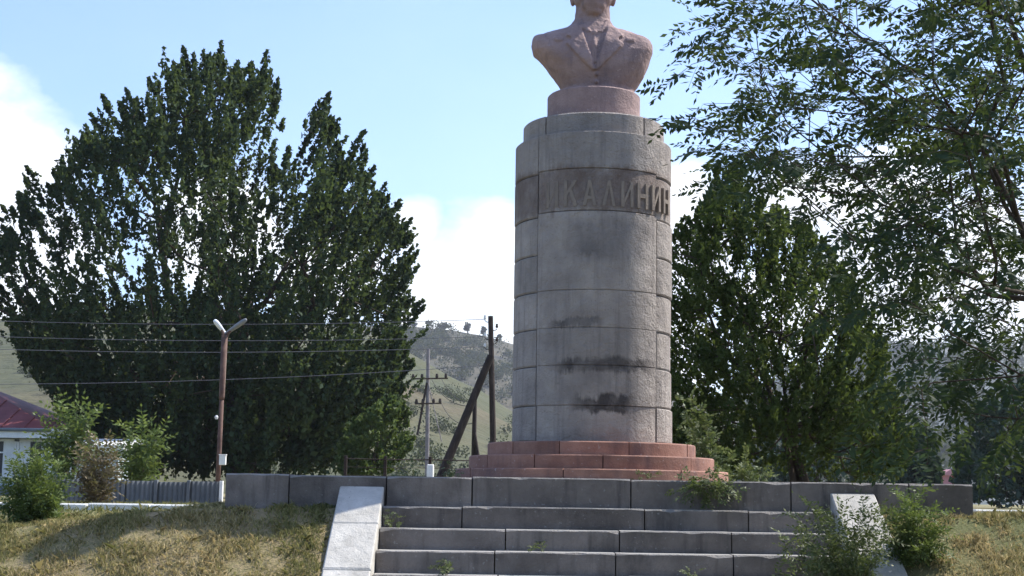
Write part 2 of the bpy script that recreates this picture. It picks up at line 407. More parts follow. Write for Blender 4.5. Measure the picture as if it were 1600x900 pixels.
def hill(name, prof, y0, y1, mat, seed, amp):
    """prof: ridge line as pixel pairs, seen at distance y1; the slope runs from its foot at y0 up to the ridge and down behind it"""
    pxs = np.linspace(prof[0][0], prof[-1][0], 150)
    pys = np.interp(pxs, [p[0] for p in prof], [p[1] for p in prof])
    rows = []
    T = np.concatenate([np.linspace(0, 1, 34), np.linspace(1.08, 1.6, 6)])
    for t in T:
        y = y0 + (y1 - y0) * t
        for px, py in zip(pxs, pys):
            top = P(px, py, y1); h = max(top[2] - 1.0, 0.3)
            k = (t ** 1.15) if t <= 1 else 1 - 0.5 * (t - 1) ** 1.3
            x = top[0] * (0.55 + 0.45 * min(t, 1.0) + 0.2 * max(t - 1, 0))
            n = mnoise.fractal(Vector((x / amp[1], y / amp[1], seed)), 1.0, 2.0, 5) * amp[0] * min(t * 2, 1) * (0.15 if abs(t - 1) < 0.02 else (0.55 if t < 1 else 0.3))
            rows.append((x, y, 0.6 + h * k + n - (2.0 if t == 0 else 0)))
    nx = len(pxs); ny = len(T)
    i = np.arange((ny - 1) * (nx - 1)); r = i // (nx - 1); c = i % (nx - 1)
    f = np.stack([r * nx + c, r * nx + c + 1, (r + 1) * nx + c + 1, (r + 1) * nx + c], 1)
    o = build(name, rows, f, mat, smooth=True); o['kind'] = 'structure'
    return np.array(rows).reshape(ny, nx, 3), pxs, T
HF = hill('hill', [(-1500, 520), (-500, 440), (-200, 470), (0, 498), (200, 485), (400, 490), (590, 526), (640, 550), (700, 585), (745, 606), (800, 640), (900, 700), (1000, 745), (1100, 775)], 138, 414, M['hill_front'], 3.3, (7, 60))
HB = hill('hill', [(-600, 560), (100, 520), (400, 505), (590, 508), (640, 508), (700, 514), (760, 524), (795, 534), (900, 562), (1050, 600), (1200, 640), (1400, 700), (1700, 770)], 460, 950, M['hill_back'], 8.1, (10, 120))
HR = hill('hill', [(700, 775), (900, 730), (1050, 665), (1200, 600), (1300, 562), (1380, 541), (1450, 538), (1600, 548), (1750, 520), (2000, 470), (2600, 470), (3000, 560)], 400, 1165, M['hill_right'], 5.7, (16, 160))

# ================================================================== PLATFORM, STAIRS
plat = thing('stone_platform', 'low grey slab platform carrying the monument, behind the stairs', 'platform', ((SX0 + SX1) / 2, PLAT_Y, 1.2))
jx = [352, 452, 604, 738, 986, 1236, 1420, 1520]
JX = [P(q, 750, PLAT_Y)[0] for q in jx]; JX[0] = SX0; JX[-1] = SX1
for a, b in zip(JX[:-1], JX[1:]):
    mb = MB(); dy = RNG.normal(0, 0.006); dz = RNG.normal(0, 0.003)
    mb.slab((a + 0.007, PLAT_Y + dy, 1.2), (b - 0.007, PLAT_Y + 0.35 + dy, PLAT_Z + dz), 0.010, 0.0015, 1)
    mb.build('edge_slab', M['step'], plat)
for (xa, xb) in ((SX0, SX0 + 0.3), (SX1 - 0.3, SX1)):
    ya = PLAT_Y + 0.36
    for k in range(5):
        mb = MB(); mb.box((xa, ya + 0.006, 1.2), (xb, ya + 1.30, PLAT_Z - 0.002 * k), 0.012, jit=0.003); ya += 1.31
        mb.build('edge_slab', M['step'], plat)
mb = MB(); mb.box((SX0 + 0.302, PLAT_Y + 0.30, 1.15), (SX1 - 0.302, 21.3, PLAT_Z - 0.03)); mb.build('platform_core', M['soil'], plat)
# paving on top
px_, py_ = SX0 + 0.31, PLAT_Y + 0.37
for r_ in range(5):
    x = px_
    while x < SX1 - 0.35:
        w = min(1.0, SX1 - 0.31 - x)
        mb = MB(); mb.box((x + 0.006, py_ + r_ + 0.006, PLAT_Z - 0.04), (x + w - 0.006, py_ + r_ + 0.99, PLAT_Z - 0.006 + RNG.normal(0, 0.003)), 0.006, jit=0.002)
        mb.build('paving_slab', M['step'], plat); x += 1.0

stairs = thing('stone_staircase', 'wide grey stone stairs with pale sloping cheeks leading up to the monument', 'staircase', ((XL + XR) / 2, 13.2, 0))
TR, RI, Y0S, Z0S = 0.30, 0.198, 14.30, 1.476
jsteps = [[722, 1007], [790, 968, 1143], [773, 962, 1146], [778, 985, 1150]]
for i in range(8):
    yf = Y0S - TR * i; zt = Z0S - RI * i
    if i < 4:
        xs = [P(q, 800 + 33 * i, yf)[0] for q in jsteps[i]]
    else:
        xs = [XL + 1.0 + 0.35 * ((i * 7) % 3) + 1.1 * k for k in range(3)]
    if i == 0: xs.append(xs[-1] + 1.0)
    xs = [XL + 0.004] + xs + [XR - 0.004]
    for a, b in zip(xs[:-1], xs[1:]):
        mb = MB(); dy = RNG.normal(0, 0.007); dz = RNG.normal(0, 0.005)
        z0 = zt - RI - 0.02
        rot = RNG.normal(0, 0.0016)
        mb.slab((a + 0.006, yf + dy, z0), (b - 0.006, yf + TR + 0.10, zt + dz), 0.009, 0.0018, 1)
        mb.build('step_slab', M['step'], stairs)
mb = MB()
mb.add([(XL, 12.5, -0.2), (XR, 12.5, -0.2), (XR, 14.46, -0.2), (XL, 14.46, -0.2), (XL, 12.5, 0.02), (XR, 12.5, 0.02), (XR, 14.46, 1.22), (XL, 14.46, 1.22)],
       [(0, 3, 2, 1), (4, 5, 6, 7), (0, 1, 5, 4), (1, 2, 6, 5), (2, 3, 7, 6), (3, 0, 4, 7)])
mb.build('stair_core', M['soil'], stairs)
# sloping cheeks: slabs of a ramp, each its own piece
def cheek(x0, x1, splay):
    zt = lambda y: 1.672 + (y - 14.495) * 0.625
    ys = [14.495, 13.93, 13.30, 12.75, 12.2, 11.75]
    for k, (ya, yb) in enumerate(zip(ys[:-1], ys[1:])):
        mb = MB(); g = 0.006; d = 0.003 * ((k * 5) % 3 - 1)
        ya -= g; yb += g; bv = 0.012
        s0 = splay * (14.495 - ya); s1 = splay * (14.495 - yb)
        x0a, x1a, x0b, x1b = x0 + s0, x1 + s0, x0 + s1, x1 + s1
        lo = lambda y: zt(y) - 0.62
        v = [(x0b, yb, lo(yb)), (x1b, yb, lo(yb)), (x1a, ya, lo(ya)), (x0a, ya, lo(ya)),
             (x0b, yb, zt(yb) + d - bv), (x1b, yb, zt(yb) + d - bv), (x1a, ya, zt(ya) + d - bv), (x0a, ya, zt(ya) + d - bv),
             (x0b + bv, yb + bv, zt(yb) + d + bv * 0.6), (x1b - bv, yb + bv, zt(yb) + d + bv * 0.6), (x1a - bv, ya - bv, zt(ya) + d - bv * 0.6), (x0a + bv, ya - bv, zt(ya) + d - bv * 0.6)]
        mb.add(v, [(0, 3, 2, 1), (0, 1, 5, 4), (1, 2, 6, 5), (2, 3, 7, 6), (3, 0, 4, 7), (4, 5, 9, 8), (5, 6, 10, 9), (6, 7, 11, 10), (7, 4, 8, 11), (8, 9, 10, 11)])
        mb.build('ramp_slab', M['ramp'], stairs)
cheek(XL - CW, XL, 0.0)
cheek(XR, XR + CW, 0.0)

# ================================================================== MONUMENT
CX, CY = P(924.5, 600, 16.1)[0], 16.1
CC = (CX, CY)
def zrow(py, r): return float(P(924.5, py, CY - r)[2])
RC = 0.870
def column_mat():
    m_, t, b = new_mat('stained_grey_concrete'); v = coords(t)
    sep = t.nodes.new('ShaderNodeSeparateXYZ'); t.links.new(v, sep.inputs[0]); z = sep.outputs['Z']; x = sep.outputs['X']
    zb = zrow(700, RC) ; rz = lambda py: zrow(py, RC) - PLAT_Z
    c = mixc(t, ramp(t, noise_n(t, v, 2.2, 7, 0.62), 0.32, 0.68), (0.285, 0.25, 0.225), (0.46, 0.405, 0.36))
    c = mixc(t, mathn(t, 'MULTIPLY', ramp(t, noise_n(t, v, 9, 5, 0.65, (1.5, 1.5, 0.10)), 0.5, 0.70), 0.55), c, (0.19, 0.17, 0.16))
    c = mixc(t, mathn(t, 'MULTIPLY', ramp(t, noise_n(t, v, 24, 5, 0.7), 0.60, 0.72), 0.45), c, (0.13, 0.125, 0.12))
    wob = mathn(t, 'MULTIPLY', mathn(t, 'SUBTRACT', noise_n(t, v, 4.5, 5, 0.6), 0.5), 0.22)
    wob = mathn(t, 'ADD', wob, mathn(t, 'MULTIPLY', ramp(t, noise_n(t, v, 16, 3, 0.6, (1.4, 1.4, 0.05)), 0.45, 0.75), 0.055))
    zz = mathn(t, 'ADD', z, wob)
    def band(py_mid, half_m, soft, amt, col, x0, xw, cc):
        d = mathn(t, 'ABSOLUTE', mathn(t, 'SUBTRACT', zz, rz(py_mid)))
        k = mathn(t, 'SUBTRACT', 1.0, ramp(t, d, half_m, half_m + soft))
        if xw:
            dx = mathn(t, 'ABSOLUTE', mathn(t, 'SUBTRACT', x, x0))
            k = mathn(t, 'MULTIPLY', k, mathn(t, 'SUBTRACT', 1.0, ramp(t, dx, xw * 0.6, xw)))
        blot = mathn(t, 'ADD', 0.45, mathn(t, 'MULTIPLY', ramp(t, noise_n(t, v, 3.3, 5, 0.65, (1, 1, 0.6)), 0.38, 0.62), 0.65))
        return mixc(t, mathn(t, 'MULTIPLY', mathn(t, 'MULTIPLY', k, amt), blot, clamp=True), cc, col)
    # brown patina over the course that carries the lettering, damp marks along the joints under it
    c = band(292, 0.20, 0.07, 0.85, (0.185, 0.135, 0.112), -0.15, 1.3, c)
    c = band(372, 0.16, 0.10, 0.62, (0.14, 0.13, 0.13), 0.12, 0.48, c)
    c = band(567, 0.040, 0.05, 1.1, (0.10, 0.088, 0.082), 0.10, 0.62, c)
    c = band(628, 0.055, 0.045, 1.2, (0.085, 0.075, 0.07), 0.07, 0.36, c)
    c = band(503, 0.025, 0.03, 1.0, (0.10, 0.09, 0.085), -0.22, 0.30, c)
    c = band(685, 0.03, 0.10, 0.35, (0.14, 0.12, 0.115), -0.1, 0.8, c)
    oi = t.nodes.new('ShaderNodeObjectInfo').outputs['Random']
    c = mixc(t, 1.0, c, mixc(t, oi, (0.90, 0.90, 0.90), (1.10, 1.09, 1.08)), 'MULTIPLY')
    t.links.new(c, b.inputs['Base Color']); b.inputs['Roughness'].default_value = 0.9
    h = mathn(t, 'ADD', mathn(t, 'MULTIPLY', noise_n(t, v, 7, 5, 0.6), 2.2), noise_n(t, v, 45, 5, 0.7))
    bump(t, b, h, 0.028, 1.0)
    return m_
M['column'] = column_mat()
M['groove'] = mottled('dark_joint_mortar', (0.06, 0.052, 0.05), (0.11, 0.10, 0.095), 8, 0.95, 40, 0.004)
M['letter'] = mottled('tan_weathered_lettering', (0.20, 0.165, 0.14), (0.28, 0.23, 0.185), 6, 0.9, 40, 0.006, (0.14, 0.11, 0.09), 0.6)

mon = thing('monument_column', 'round grey concrete column pedestal on pink stepped base with carved Cyrillic name', 'monument', (CX, CY, PLAT_Z))
def ring(name, ro, ri, z0, z1, cuts, mat, bev=0.012, n=10, gap_m=0.005, jr=0.003):
    for a, b in zip(cuts[:-1], cuts[1:]):
        mb = MB(); g = math.degrees(gap_m / ro)
        mb.arc(CC, ri, ro + RNG.normal(0, jr), z0, z1, a, b, bev, max(3, int((b - a) / 5)), g)
        mb.build(name, mat, mon, sharp=22)
# pink stepped base
zA, zB, zC = zrow(689, 1.12), zrow(710, 1.33), zrow(732, 1.48)
r1, r2, r3 = 1.125, 1.325, 1.475
ring('base_stone', r3, 1.20, PLAT_Z - 0.02, zC, [-155, -108, -62, -14, 35, 80, 125, 165, 205], M['pink'])
ring('base_stone', r2, 1.00, zC - 0.02, zB, [-160, -110, -58, -29, 2, 48, 95, 140, 200], M['pink'])
ring('base_stone', r1, 0.80, zB - 0.02, zA, [-150, -100, -50, -20, 17, 62, 100, 150, 210], M['pink'])
mb = MB(); mb.arc(CC, 0.02, 1.21, PLAT_Z - 0.02, zC - 0.002, 0, 360, 0.001, 48); mb.arc(CC, 0.02, 1.02, zC, zB - 0.004, 0, 360, 0.001, 48)
mb.arc(CC, 0.02, 0.85, zB, zA - 0.004, 0, 360, 0.001, 48); mb.build('base_core', M['pink'], mon)
# shaft: courses of curved stones; a darker core shows in the joints
rows_front = [690, 633, 570, 511, 452, 328, 262, 204]
rows_side = [690, 633, 571, 512, 453, 394, 334, 266, 204]
def taper(z): return RC
zc_ = [zrow(q, RC) for q in rows_front]; zs_ = [zrow(q, RC) for q in rows_side]
for z0, z1 in zip(zc_[:-1], zc_[1:]):
    strong = abs(z1 - zc_[5]) < 0.01 or abs(z0 - zc_[5]) < 0.01
    ring('shaft_stone', RC, RC - 0.08, z0 + 0.0012, z1 - (0.006 if abs(z1 - zc_[5]) < 0.01 else 0.0012), [-46, 49], M['column'], 0.006, gap_m=0.010)
for z0, z1 in zip(zs_[:-1], zs_[1:]):
    ring('shaft_stone', RC - 0.002, RC - 0.08, z0 + 0.005, z1 - 0.005, [49, 135, 225, 314], M['column'], 0.014, gap_m=0.012, jr=0.005)
mb = MB(); mb.arc(CC, 0.02, RC - 0.022, zA - 0.02, zc_[-1] - 0.003, 0, 360, 0.001, 64); mb.build('shaft_core', M['groove'], mon)
RCAP = 0.785
zcap = zrow(174, RCAP)
ring('cap_stone', RCAP, 0.55, zc_[-1] - 0.02, zcap, [-45, 42, 135, 225, 315], M['column'], 0.016, gap_m=0.012)
mb = MB(); mb.arc(CC, 0.02, RCAP - 0.03, zc_[-1] - 0.02, zcap - 0.004, 0, 360, 0.001, 64); mb.build('cap_core', M['column'], mon)
# lettering
def stroke(x0, y0, x1, y1, w):
    d = np.array([x1 - x0, y1 - y0]); L = np.linalg.norm(d); n = np.array([-d[1], d[0]]) / L * w / 2
    return [(x0 - n[0], y0 - n[1]), (x1 - n[0], y1 - n[1]), (x1 + n[0], y1 + n[1]), (x0 + n[0], y0 + n[1])]
W = 0.17
V0 = [(0, 0), (W, 0), (W, 1), (0, 1)]
V1 = [(0.7 - W, 0), (0.7, 0), (0.7, 1), (0.7 - W, 1)]
GL = {'К': [V0, [(W, .42), (W, .60), (.50, 1), (.70, 1)], [(.28, .56), (.42, .66), (.72, 0), (.52, 0)]],
      'А': [[(0, 0), (W, 0), (.42, 1), (.28, 1)], [(.53, 0), (.70, 0), (.42, 1), (.30, 1)], [(.16, .24), (.54, .24), (.51, .38), (.19, .38)]],
      'Л': [[(0, 0), (W, 0), (.42, 1), (.28, 1)], [(.53, 0), (.70, 0), (.42, 1), (.30, 1)]],
      'И': [V0, V1, [(W, .08), (W, .30), (.7 - W, .92), (.7 - W, .70)]],
      'Н': [V0, V1, [(W, .42), (.7 - W, .42), (.7 - W, .58), (W, .58)]],
      'М': [V0, V1, [(W, .80), (W, 1), (.35, .55), (.35, .32)], [(.7 - W, 1), (.7 - W, .80), (.35, .32), (.35, .55)]],
      '.': [[(0, 0), (.16, 0), (.16, .16), (0, .16)]]}
LZ0, LH = zrow(321, RC), zrow(281, RC) - zrow(321, RC)
LW = 0.205      # metres per unit of width
for ch, ac, h in (('И', -33, 0.0012), ('К', -19, 0.004), ('А', -5.5, 0.007), ('Л', 8, 0.004), ('И', 21.5, 0.006), ('Н', 34, 0.014), ('И', 46.8, 0.024), ('Н', 60, 0.026)):
    mb = MB(); wid = 0.16 if ch == '.' else 0.7
    for si, poly in enumerate(GL[ch]):
        n = len(poly); vs = []
        for layer in (RC - 0.02, RC + h - 0.0008 * si):
            for (x, y) in poly:
                a = ac + math.degrees((x - wid / 2) * LW / RC)
                vs.append((CX + layer * math.sin(R(a)), CY - layer * math.cos(R(a)), LZ0 + y * LH))
        mb.add(vs, [tuple(range(n, 2 * n))] + [tuple(reversed(range(n)))] + [(i, (i + 1) % n, n + (i + 1) % n, n + i) for i in range(n)])
    mb.build('letter', M['letter'], mon)

# ---- bust
def zb(py): return float(P(924.5, py, CY)[2])
K = 16.2 / FPX
socle_z0, socle_z1 = zcap, zb(153)
bust = thing('stone_portrait_bust', 'pink stone bust of a man in jacket on top of the column', 'statue', (CX, CY, socle_z0))
RS = 0.520
mb = MB(); mb.arc(CC, 0.02, RS, socle_z0 - 0.004, socle_z1, 0, 360, 0.016, 48); mb.build('socle', M['bust'], bust, sharp=22)
def loft(rows, n=40):
    """rows: (z, xc, half width, y front, y back, exponent)"""
    v = []; f = []
    for (z, xc, w, yf, yb, e) in rows:
        for k in range(n):
            a = 2 * math.pi * k / n; c_, s_ = math.cos(a), math.sin(a)
            x = math.copysign(abs(c_) ** (2 / e), c_) * w
            y = math.copysign(abs(s_) ** (2 / e), s_); y = y * (yb if y > 0 else yf)
            v.append((CX + xc + x, CY + y, z))
    for i in range(len(rows) - 1):
        for k in range(n):
            k2 = (k + 1) % n; f.append((i * n + k, i * n + k2, (i + 1) * n + k2, (i + 1) * n + k))
    f.append(tuple(range(n))[::-1]); f.append(tuple((len(rows) - 1) * n + k for k in range(n)))
    return v, f
def rowpx(py, l, r, yf, yb, e=2.4): return (zb(py), ((l + r) / 2 - 924.5) * K, (r - l) / 2 * K, yf, yb, e)
def ellip(c, r, nu=20, nv=14, rot=None):
    v = []; f = []
    for j in range(nv + 1):
        th = math.pi * j / nv
        for i in range(nu):
            ph = 2 * math.pi * i / nu
            q = Vector((r[0] * math.sin(th) * math.cos(ph), r[1] * math.sin(th) * math.sin(ph), r[2] * math.cos(th)))
            if rot: q = Matrix.Rotation(rot[1], 3, rot[0]) @ q
            v.append((c[0] + q.x, c[1] + q.y, c[2] + q.z))
    for j in range(nv):
        for i in range(nu): f.append((j * nu + i, (j + 1) * nu + i, (j + 1) * nu + (i + 1) % nu, j * nu + (i + 1) % nu))
    return v, f
bm_ = MB()
bm_.add(*loft([rowpx(160, 872, 991, .36, .32, 2.2), rowpx(153, 868, 993, .36, .32, 2.2), rowpx(148, 873, 989, .34, .31, 2.3), rowpx(143, 874, 990, .33, .30, 2.3), rowpx(134, 868, 996, .34, .30, 2.4), rowpx(122, 860, 1003, .365, .315, 2.5), rowpx(108, 849, 1009, .37, .32, 2.8),
               rowpx(95, 836, 1014, .355, .31, 3.2), rowpx(86, 827, 1017, .33, .30, 3.8), rowpx(75, 825, 1018, .30, .28, 3.8), rowpx(67, 825, 1015, .27, .26, 3.4), rowpx(62, 827, 1009, .25, .25, 3.0), rowpx(58, 840, 1000, .235, .245, 2.6), rowpx(53, 856, 985, .22, .235, 2.4),
               rowpx(47, 876, 966, .20, .22, 2.1), rowpx(41, 887, 956, .18, .20, 2.0), rowpx(32, 894, 950, .165, .185, 2), rowpx(10, 896, 950, .16, .18, 2), rowpx(0, 898, 950, .15, .17, 2)]))
hx = (922 - 924.5) * K
def H(px, py, y): return (CX + (px - 924.5) * K, CY + y, zb(py))
bm_.add(*ellip(H(922, -28, -0.02), (0.235, 0.285, 0.315), 28, 20))        # skull
bm_.add(*ellip(H(922, -2, -0.05), (0.222, 0.24, 0.185), 28, 18))          # lower face
bm_.add(*ellip(H(922, 12, -0.13), (0.15, 0.13, 0.13), 20, 12))          # beard
bm_.add(*ellip(H(922, 22, -0.16), (0.10, 0.075, 0.08), 16, 10))
bm_.add(*ellip(H(922, -10, -0.305), (0.036, 0.075, 0.085), 14, 10, ('X', -0.25)))   # nose
bm_.add(*ellip(H(915, 3, -0.275), (0.062, 0.04, 0.022), 14, 8, ('Y', 0.35)))        # moustache
bm_.add(*ellip(H(929, 3, -0.275), (0.062, 0.04, 0.022), 14, 8, ('Y', -0.35)))
for s_, px in ((-1, 911), (1, 933)):
    bm_.add(*ellip(H(px, -27, -0.255), (0.072, 0.045, 0.022), 14, 8, ('Y', s_ * 0.15)))   # brow
    bm_.add(*ellip(H(px, -18, -0.245), (0.036, 0.035, 0.020), 12, 8))                     # eye
    bm_.add(*ellip(H(px + s_ * 1.5, -4, -0.215), (0.055, 0.06, 0.055), 12, 8))            # cheek
    bm_.add(*ellip(H(922 + s_ * 32.5, -6, 0.02), (0.035, 0.075, 0.118), 14, 10))          # ear
bm_.add(*ellip(H(922, -58, -0.01), (0.22, 0.27, 0.14), 20, 12))
# collar and lapels: plates that lie on the chest; the shirt and tie stay recessed between them
BR = [(122, 860, 1003, .365, 2.5), (108, 849, 1009, .37, 2.8), (95, 836, 1014, .355, 3.2), (86, 827, 1017, .33, 3.8), (75, 825, 1018, .30, 3.8), (67, 825, 1015, .27, 3.4), (58, 840, 1000, .235, 2.6), (53, 856, 985, .22, 2.4), (47, 876, 966, .20, 2.1), (41, 887, 956, .18, 2.0)][::-1]
def chest_y(px, py):
    ps = [q[0] for q in BR]; l_ = np.interp(py, ps, [q[1] for q in BR]); r_ = np.interp(py, ps, [q[2] for q in BR])
    yf = np.interp(py, ps, [q[3] for q in BR]); e = np.interp(py, ps, [q[4] for q in BR])
    u = min(0.97, abs(px - (l_ + r_) / 2) / ((r_ - l_) / 2)); return -yf * (1 - u ** e) ** (1 / e)
def plate(s_, inner, outer, y0, y1, n, t0, t1):
    v = []; f = []
    for lay in (-t0, t1):
        for a in np.linspace(y0, y1, n):
            xi = np.interp(a, [q[0] for q in inner], [q[1] for q in inner]); xo = np.interp(a, [q[0] for q in outer], [q[1] for q in outer])
            for c in np.linspace(0, 1, 6):
                px = 923 + s_ * (xi + (xo - xi) * c); v.append(H(px, a, chest_y(px, a) + lay))
    N = n * 6
    for a in range(n - 1):
        for c in range(5):
            q = (a * 6 + c, a * 6 + c + 1, (a + 1) * 6 + c + 1, (a + 1) * 6 + c); f += [q, tuple(k + N for k in q)[::-1]]
    for a in range(n - 1):
        f += [(a * 6, (a + 1) * 6, (a + 1) * 6 + N, a * 6 + N), (a * 6 + 5, a * 6 + 5 + N, (a + 1) * 6 + 5 + N, (a + 1) * 6 + 5)]
    f += [tuple(range(6)) + tuple(range(N + 5, N - 1, -1)), tuple(range(N - 6, N))[::-1] + tuple(range(2 * N - 6, 2 * N))]
    bm_.add(v, f)
for s_ in (-1, 1):
    plate(s_, [(40, 24), (60, 19), (90, 10), (124, 1)], [(40, 27), (52, 36), (64, 44), (69, 45), (71, 36), (76, 38), (80, 46), (100, 29), (124, 4)], 40, 124, 34, 0.034, 0.05)
    plate(s_, [(36, 20), (50, 14), (60, 5)], [(36, 27), (50, 22), (62, 10)], 37, 60, 10, 0.022, 0.05)
    plate(s_, [(70, 50), (76, 50)], [(70, 64), (76, 63)], 70, 76, 3, 0.022, 0.03)
    plate(s_, [(118, -1.5), (146, -1.5)], [(118, 1.0), (146, 1.0)], 118, 122, 3, 0.02, 0.03) if s_ > 0 else None
for py in (129, 141):
    bm_.add(*ellip(H(926, py, chest_y(926, min(py, 122)) * (0.99 if py < 135 else 0.95) - 0.004), (0.022, 0.018, 0.022), 12, 8))
bm_.add(*ellip(H(923, 64, -0.255), (0.034, 0.03, 0.045), 12, 8))
bm_.tube([H(923, 66, -0.25), H(923, 85, -0.325), H(923, 112, -0.355)], [0.024, 0.036, 0.03], 10)
tmp = bm_.build('bust_raw', M['bust'], None)
md = tmp.modifiers.new('r', 'REMESH'); md.mode = 'VOXEL'; md.voxel_size = 0.011
ms_ = tmp.modifiers.new('s', 'SMOOTH'); ms_.factor = 0.5; ms_.iterations = 2
dg = bpy.context.evaluated_depsgraph_get(); ev = tmp.evaluated_get(dg)
me2 = bpy.data.meshes.new_from_object(ev); me2.name = 'figure'
vv = np.empty(len(me2.vertices) * 3); me2.vertices.foreach_get('co', vv); vv = vv.reshape(-1, 3)
nn = np.empty(len(me2.vertices) * 3); me2.vertices.foreach_get('normal', nn); nn = nn.reshape(-1, 3)
dd = np.array([mnoise.fractal(Vector(p) * 9.0, 1.0, 2.0, 4) * 0.007 + mnoise.noise(Vector((p[0] * 5, p[1] * 3, p[2] * 4))) * 0.012 for p in vv])
vv = vv + nn * dd[:, None] - OFF[bust]
me2.vertices.foreach_set('co', vv.ravel()); me2.update()
me2.polygons.foreach_set('use_smooth', np.ones(len(me2.polygons), dtype=bool))
bpy.data.objects.remove(tmp)
fo = bpy.data.objects.new('figure', me2); COL.objects.link(fo); fo.parent = bust

# ================================================================== VEGETATION TOOLS
def unit(a): return a / np.maximum(np.linalg.norm(a, axis=-1, keepdims=True), 1e-9)
def leaf_quads(c, ax, L, Wd, fold=0.25):
    """rhombic leaves: centre, axis, length, width"""
    n = len(c); rnd = RNG.normal(size=(n, 3)); w = unit(np.cross(ax, rnd)); nrm = np.cross(ax, w)
    L = np.asarray(L).reshape(-1, 1) * np.ones((n, 1)); Wd = np.asarray(Wd).reshape(-1, 1) * np.ones((n, 1))
    a = c - ax * L / 2; b = c + w * Wd / 2 + nrm * Wd * fold - ax * L * 0.08; d = c + ax * L / 2; e = c - w * Wd / 2 + nrm * Wd * fold - ax * L * 0.08
    v = np.stack([a, b, d, e], 1).reshape(-1, 3)
    f = np.arange(n * 4).reshape(n, 4)
    return v, f
def grow(root, targets, step=0.4, wander=0.12):
    """greedy branching from the root polyline to every target; returns list of polylines with pipe-model radii"""
    root = [np.array(p, float) for p in root]
    pos = [root[0]]; par = [-1]
    for p in root[1:]: par.append(len(pos) - 1); pos.append(p)
    top = root[-1]
    order = np.argsort([np.linalg.norm(t - top) for t in targets])
    ends = []
    depth = [0.0]
    for i in range(1, len(pos)): depth.append(depth[-1] + np.linalg.norm(pos[i] - pos[i - 1]))
    arr = np.array(pos); dep = np.array(depth)
    minr = max(1, len(root) // 2)
    for ti in order:
        t = targets[ti]
        d = np.linalg.norm(arr - t, axis=1)
        cost = d + 0.35 * dep + np.maximum(0, arr[:, 2] - t[2]) * 0.8
        cost[:minr] += 1e3
        j = int(np.argmin(cost)); s = arr[j]; L = d[j]
        k = max(1, int(L / step)); prev = j
        side = RNG.normal(size=3) * wander * L
        new = []
        for q in range(1, k + 1):
            u = q / k; p = s + (t - s) * u + side * math.sin(math.pi * u) * (1 - 0.3 * u)
            p[2] += -0.10 * L * math.sin(math.pi * u)
            par.append(prev); pos.append(p); depth.append(depth[prev] + L / k); new.append(p); prev = len(pos) - 1
        arr = np.vstack([arr, np.array(new)]); dep = np.append(dep, depth[-k:])
        ends.append(prev)
    n = len(pos); load = np.zeros(n)
    for e in ends: load[e] += 1
    for i in range(n - 1, 0, -1): load[par[i]] += load[i]
    kids = [[] for _ in range(n)]
    for i in range(1, n): kids[par[i]].append(i)
    lines = []
    stack = [(0, None)]
    while stack:
        i, frm = stack.pop(); line = [i] if frm is None else [frm, i]; cur = i
        while kids[cur]:
            ks = sorted(kids[cur], key=lambda q: -load[q])
            for q in ks[1:]: stack.append((q, cur))
            cur = ks[0]; line.append(cur)
        lines.append(line)
    return pos, load, lines
def branches_mesh(mb, pos, load, lines, r_end, r_root, n_hi=7, minload=0):
    tot = max(load[0], 2); ex = math.log(max(r_root / r_end, 1.01)) / math.log(tot)
    for ln in lines:
        if len(ln) < 2: continue
        rad = [r_end * max(load[i], 1) ** ex for i in ln]
        if len(ln) > 1: rad[0] = min(rad[0], rad[1] * 1.4)
        if max(rad[1:]) < minload: continue
        mb.tube([pos[i] for i in ln], rad, n_hi if rad[min(1, len(rad) - 1)] > r_end * 3 else 4, cap=False)
def inpoly(x, y, poly):
    x = np.asarray(x); y = np.asarray(y); ins = np.zeros(x.shape, bool); n = len(poly); j = n - 1
    for i in range(n):
        xi, yi = poly[i]; xj, yj = poly[j]
        c = ((yi > y) != (yj > y)) & (x < (xj - xi) * (y - yi) / (yj - yi + 1e-12) + xi)
        ins ^= c; j = i
    return ins
def shoots_to_leaves(base, dirn, length, nleaf, L, Wd, rad, spread=0.6, tonebase=None, drop=0.0):
    """leaves set round every shoot, thinning towards its tip"""
    ns = len(base); idx = np.repeat(np.arange(ns), nleaf)
    u = RNG.random(len(idx)) ** 0.85
    ln = length[idx][:, None]
    rr = rad[idx] * (1 - u) ** 0.7 + 0.02
    off = unit(RNG.normal(size=(len(idx), 3))) * (rr * RNG.random(len(idx)) ** 0.6)[:, None]
    c = base[idx] + dirn[idx] * ln * u[:, None] + off
    ax = unit(dirn[idx] * 0.7 + RNG.normal(size=(len(idx), 3)) * spread + np.array([0, 0, -drop]))
    sz = RNG.uniform(0.45, 1.45, len(idx)) * RNG.uniform(0.85, 1.2, ns)[idx]
    v, f = leaf_quads(c, ax, L * sz, Wd * sz)
    tb = tonebase[idx] if tonebase is not None else 0.4
    tone = np.clip(tb + RNG.normal(0, 0.16, len(idx)), 0, 1)
    return v, f, tone, c
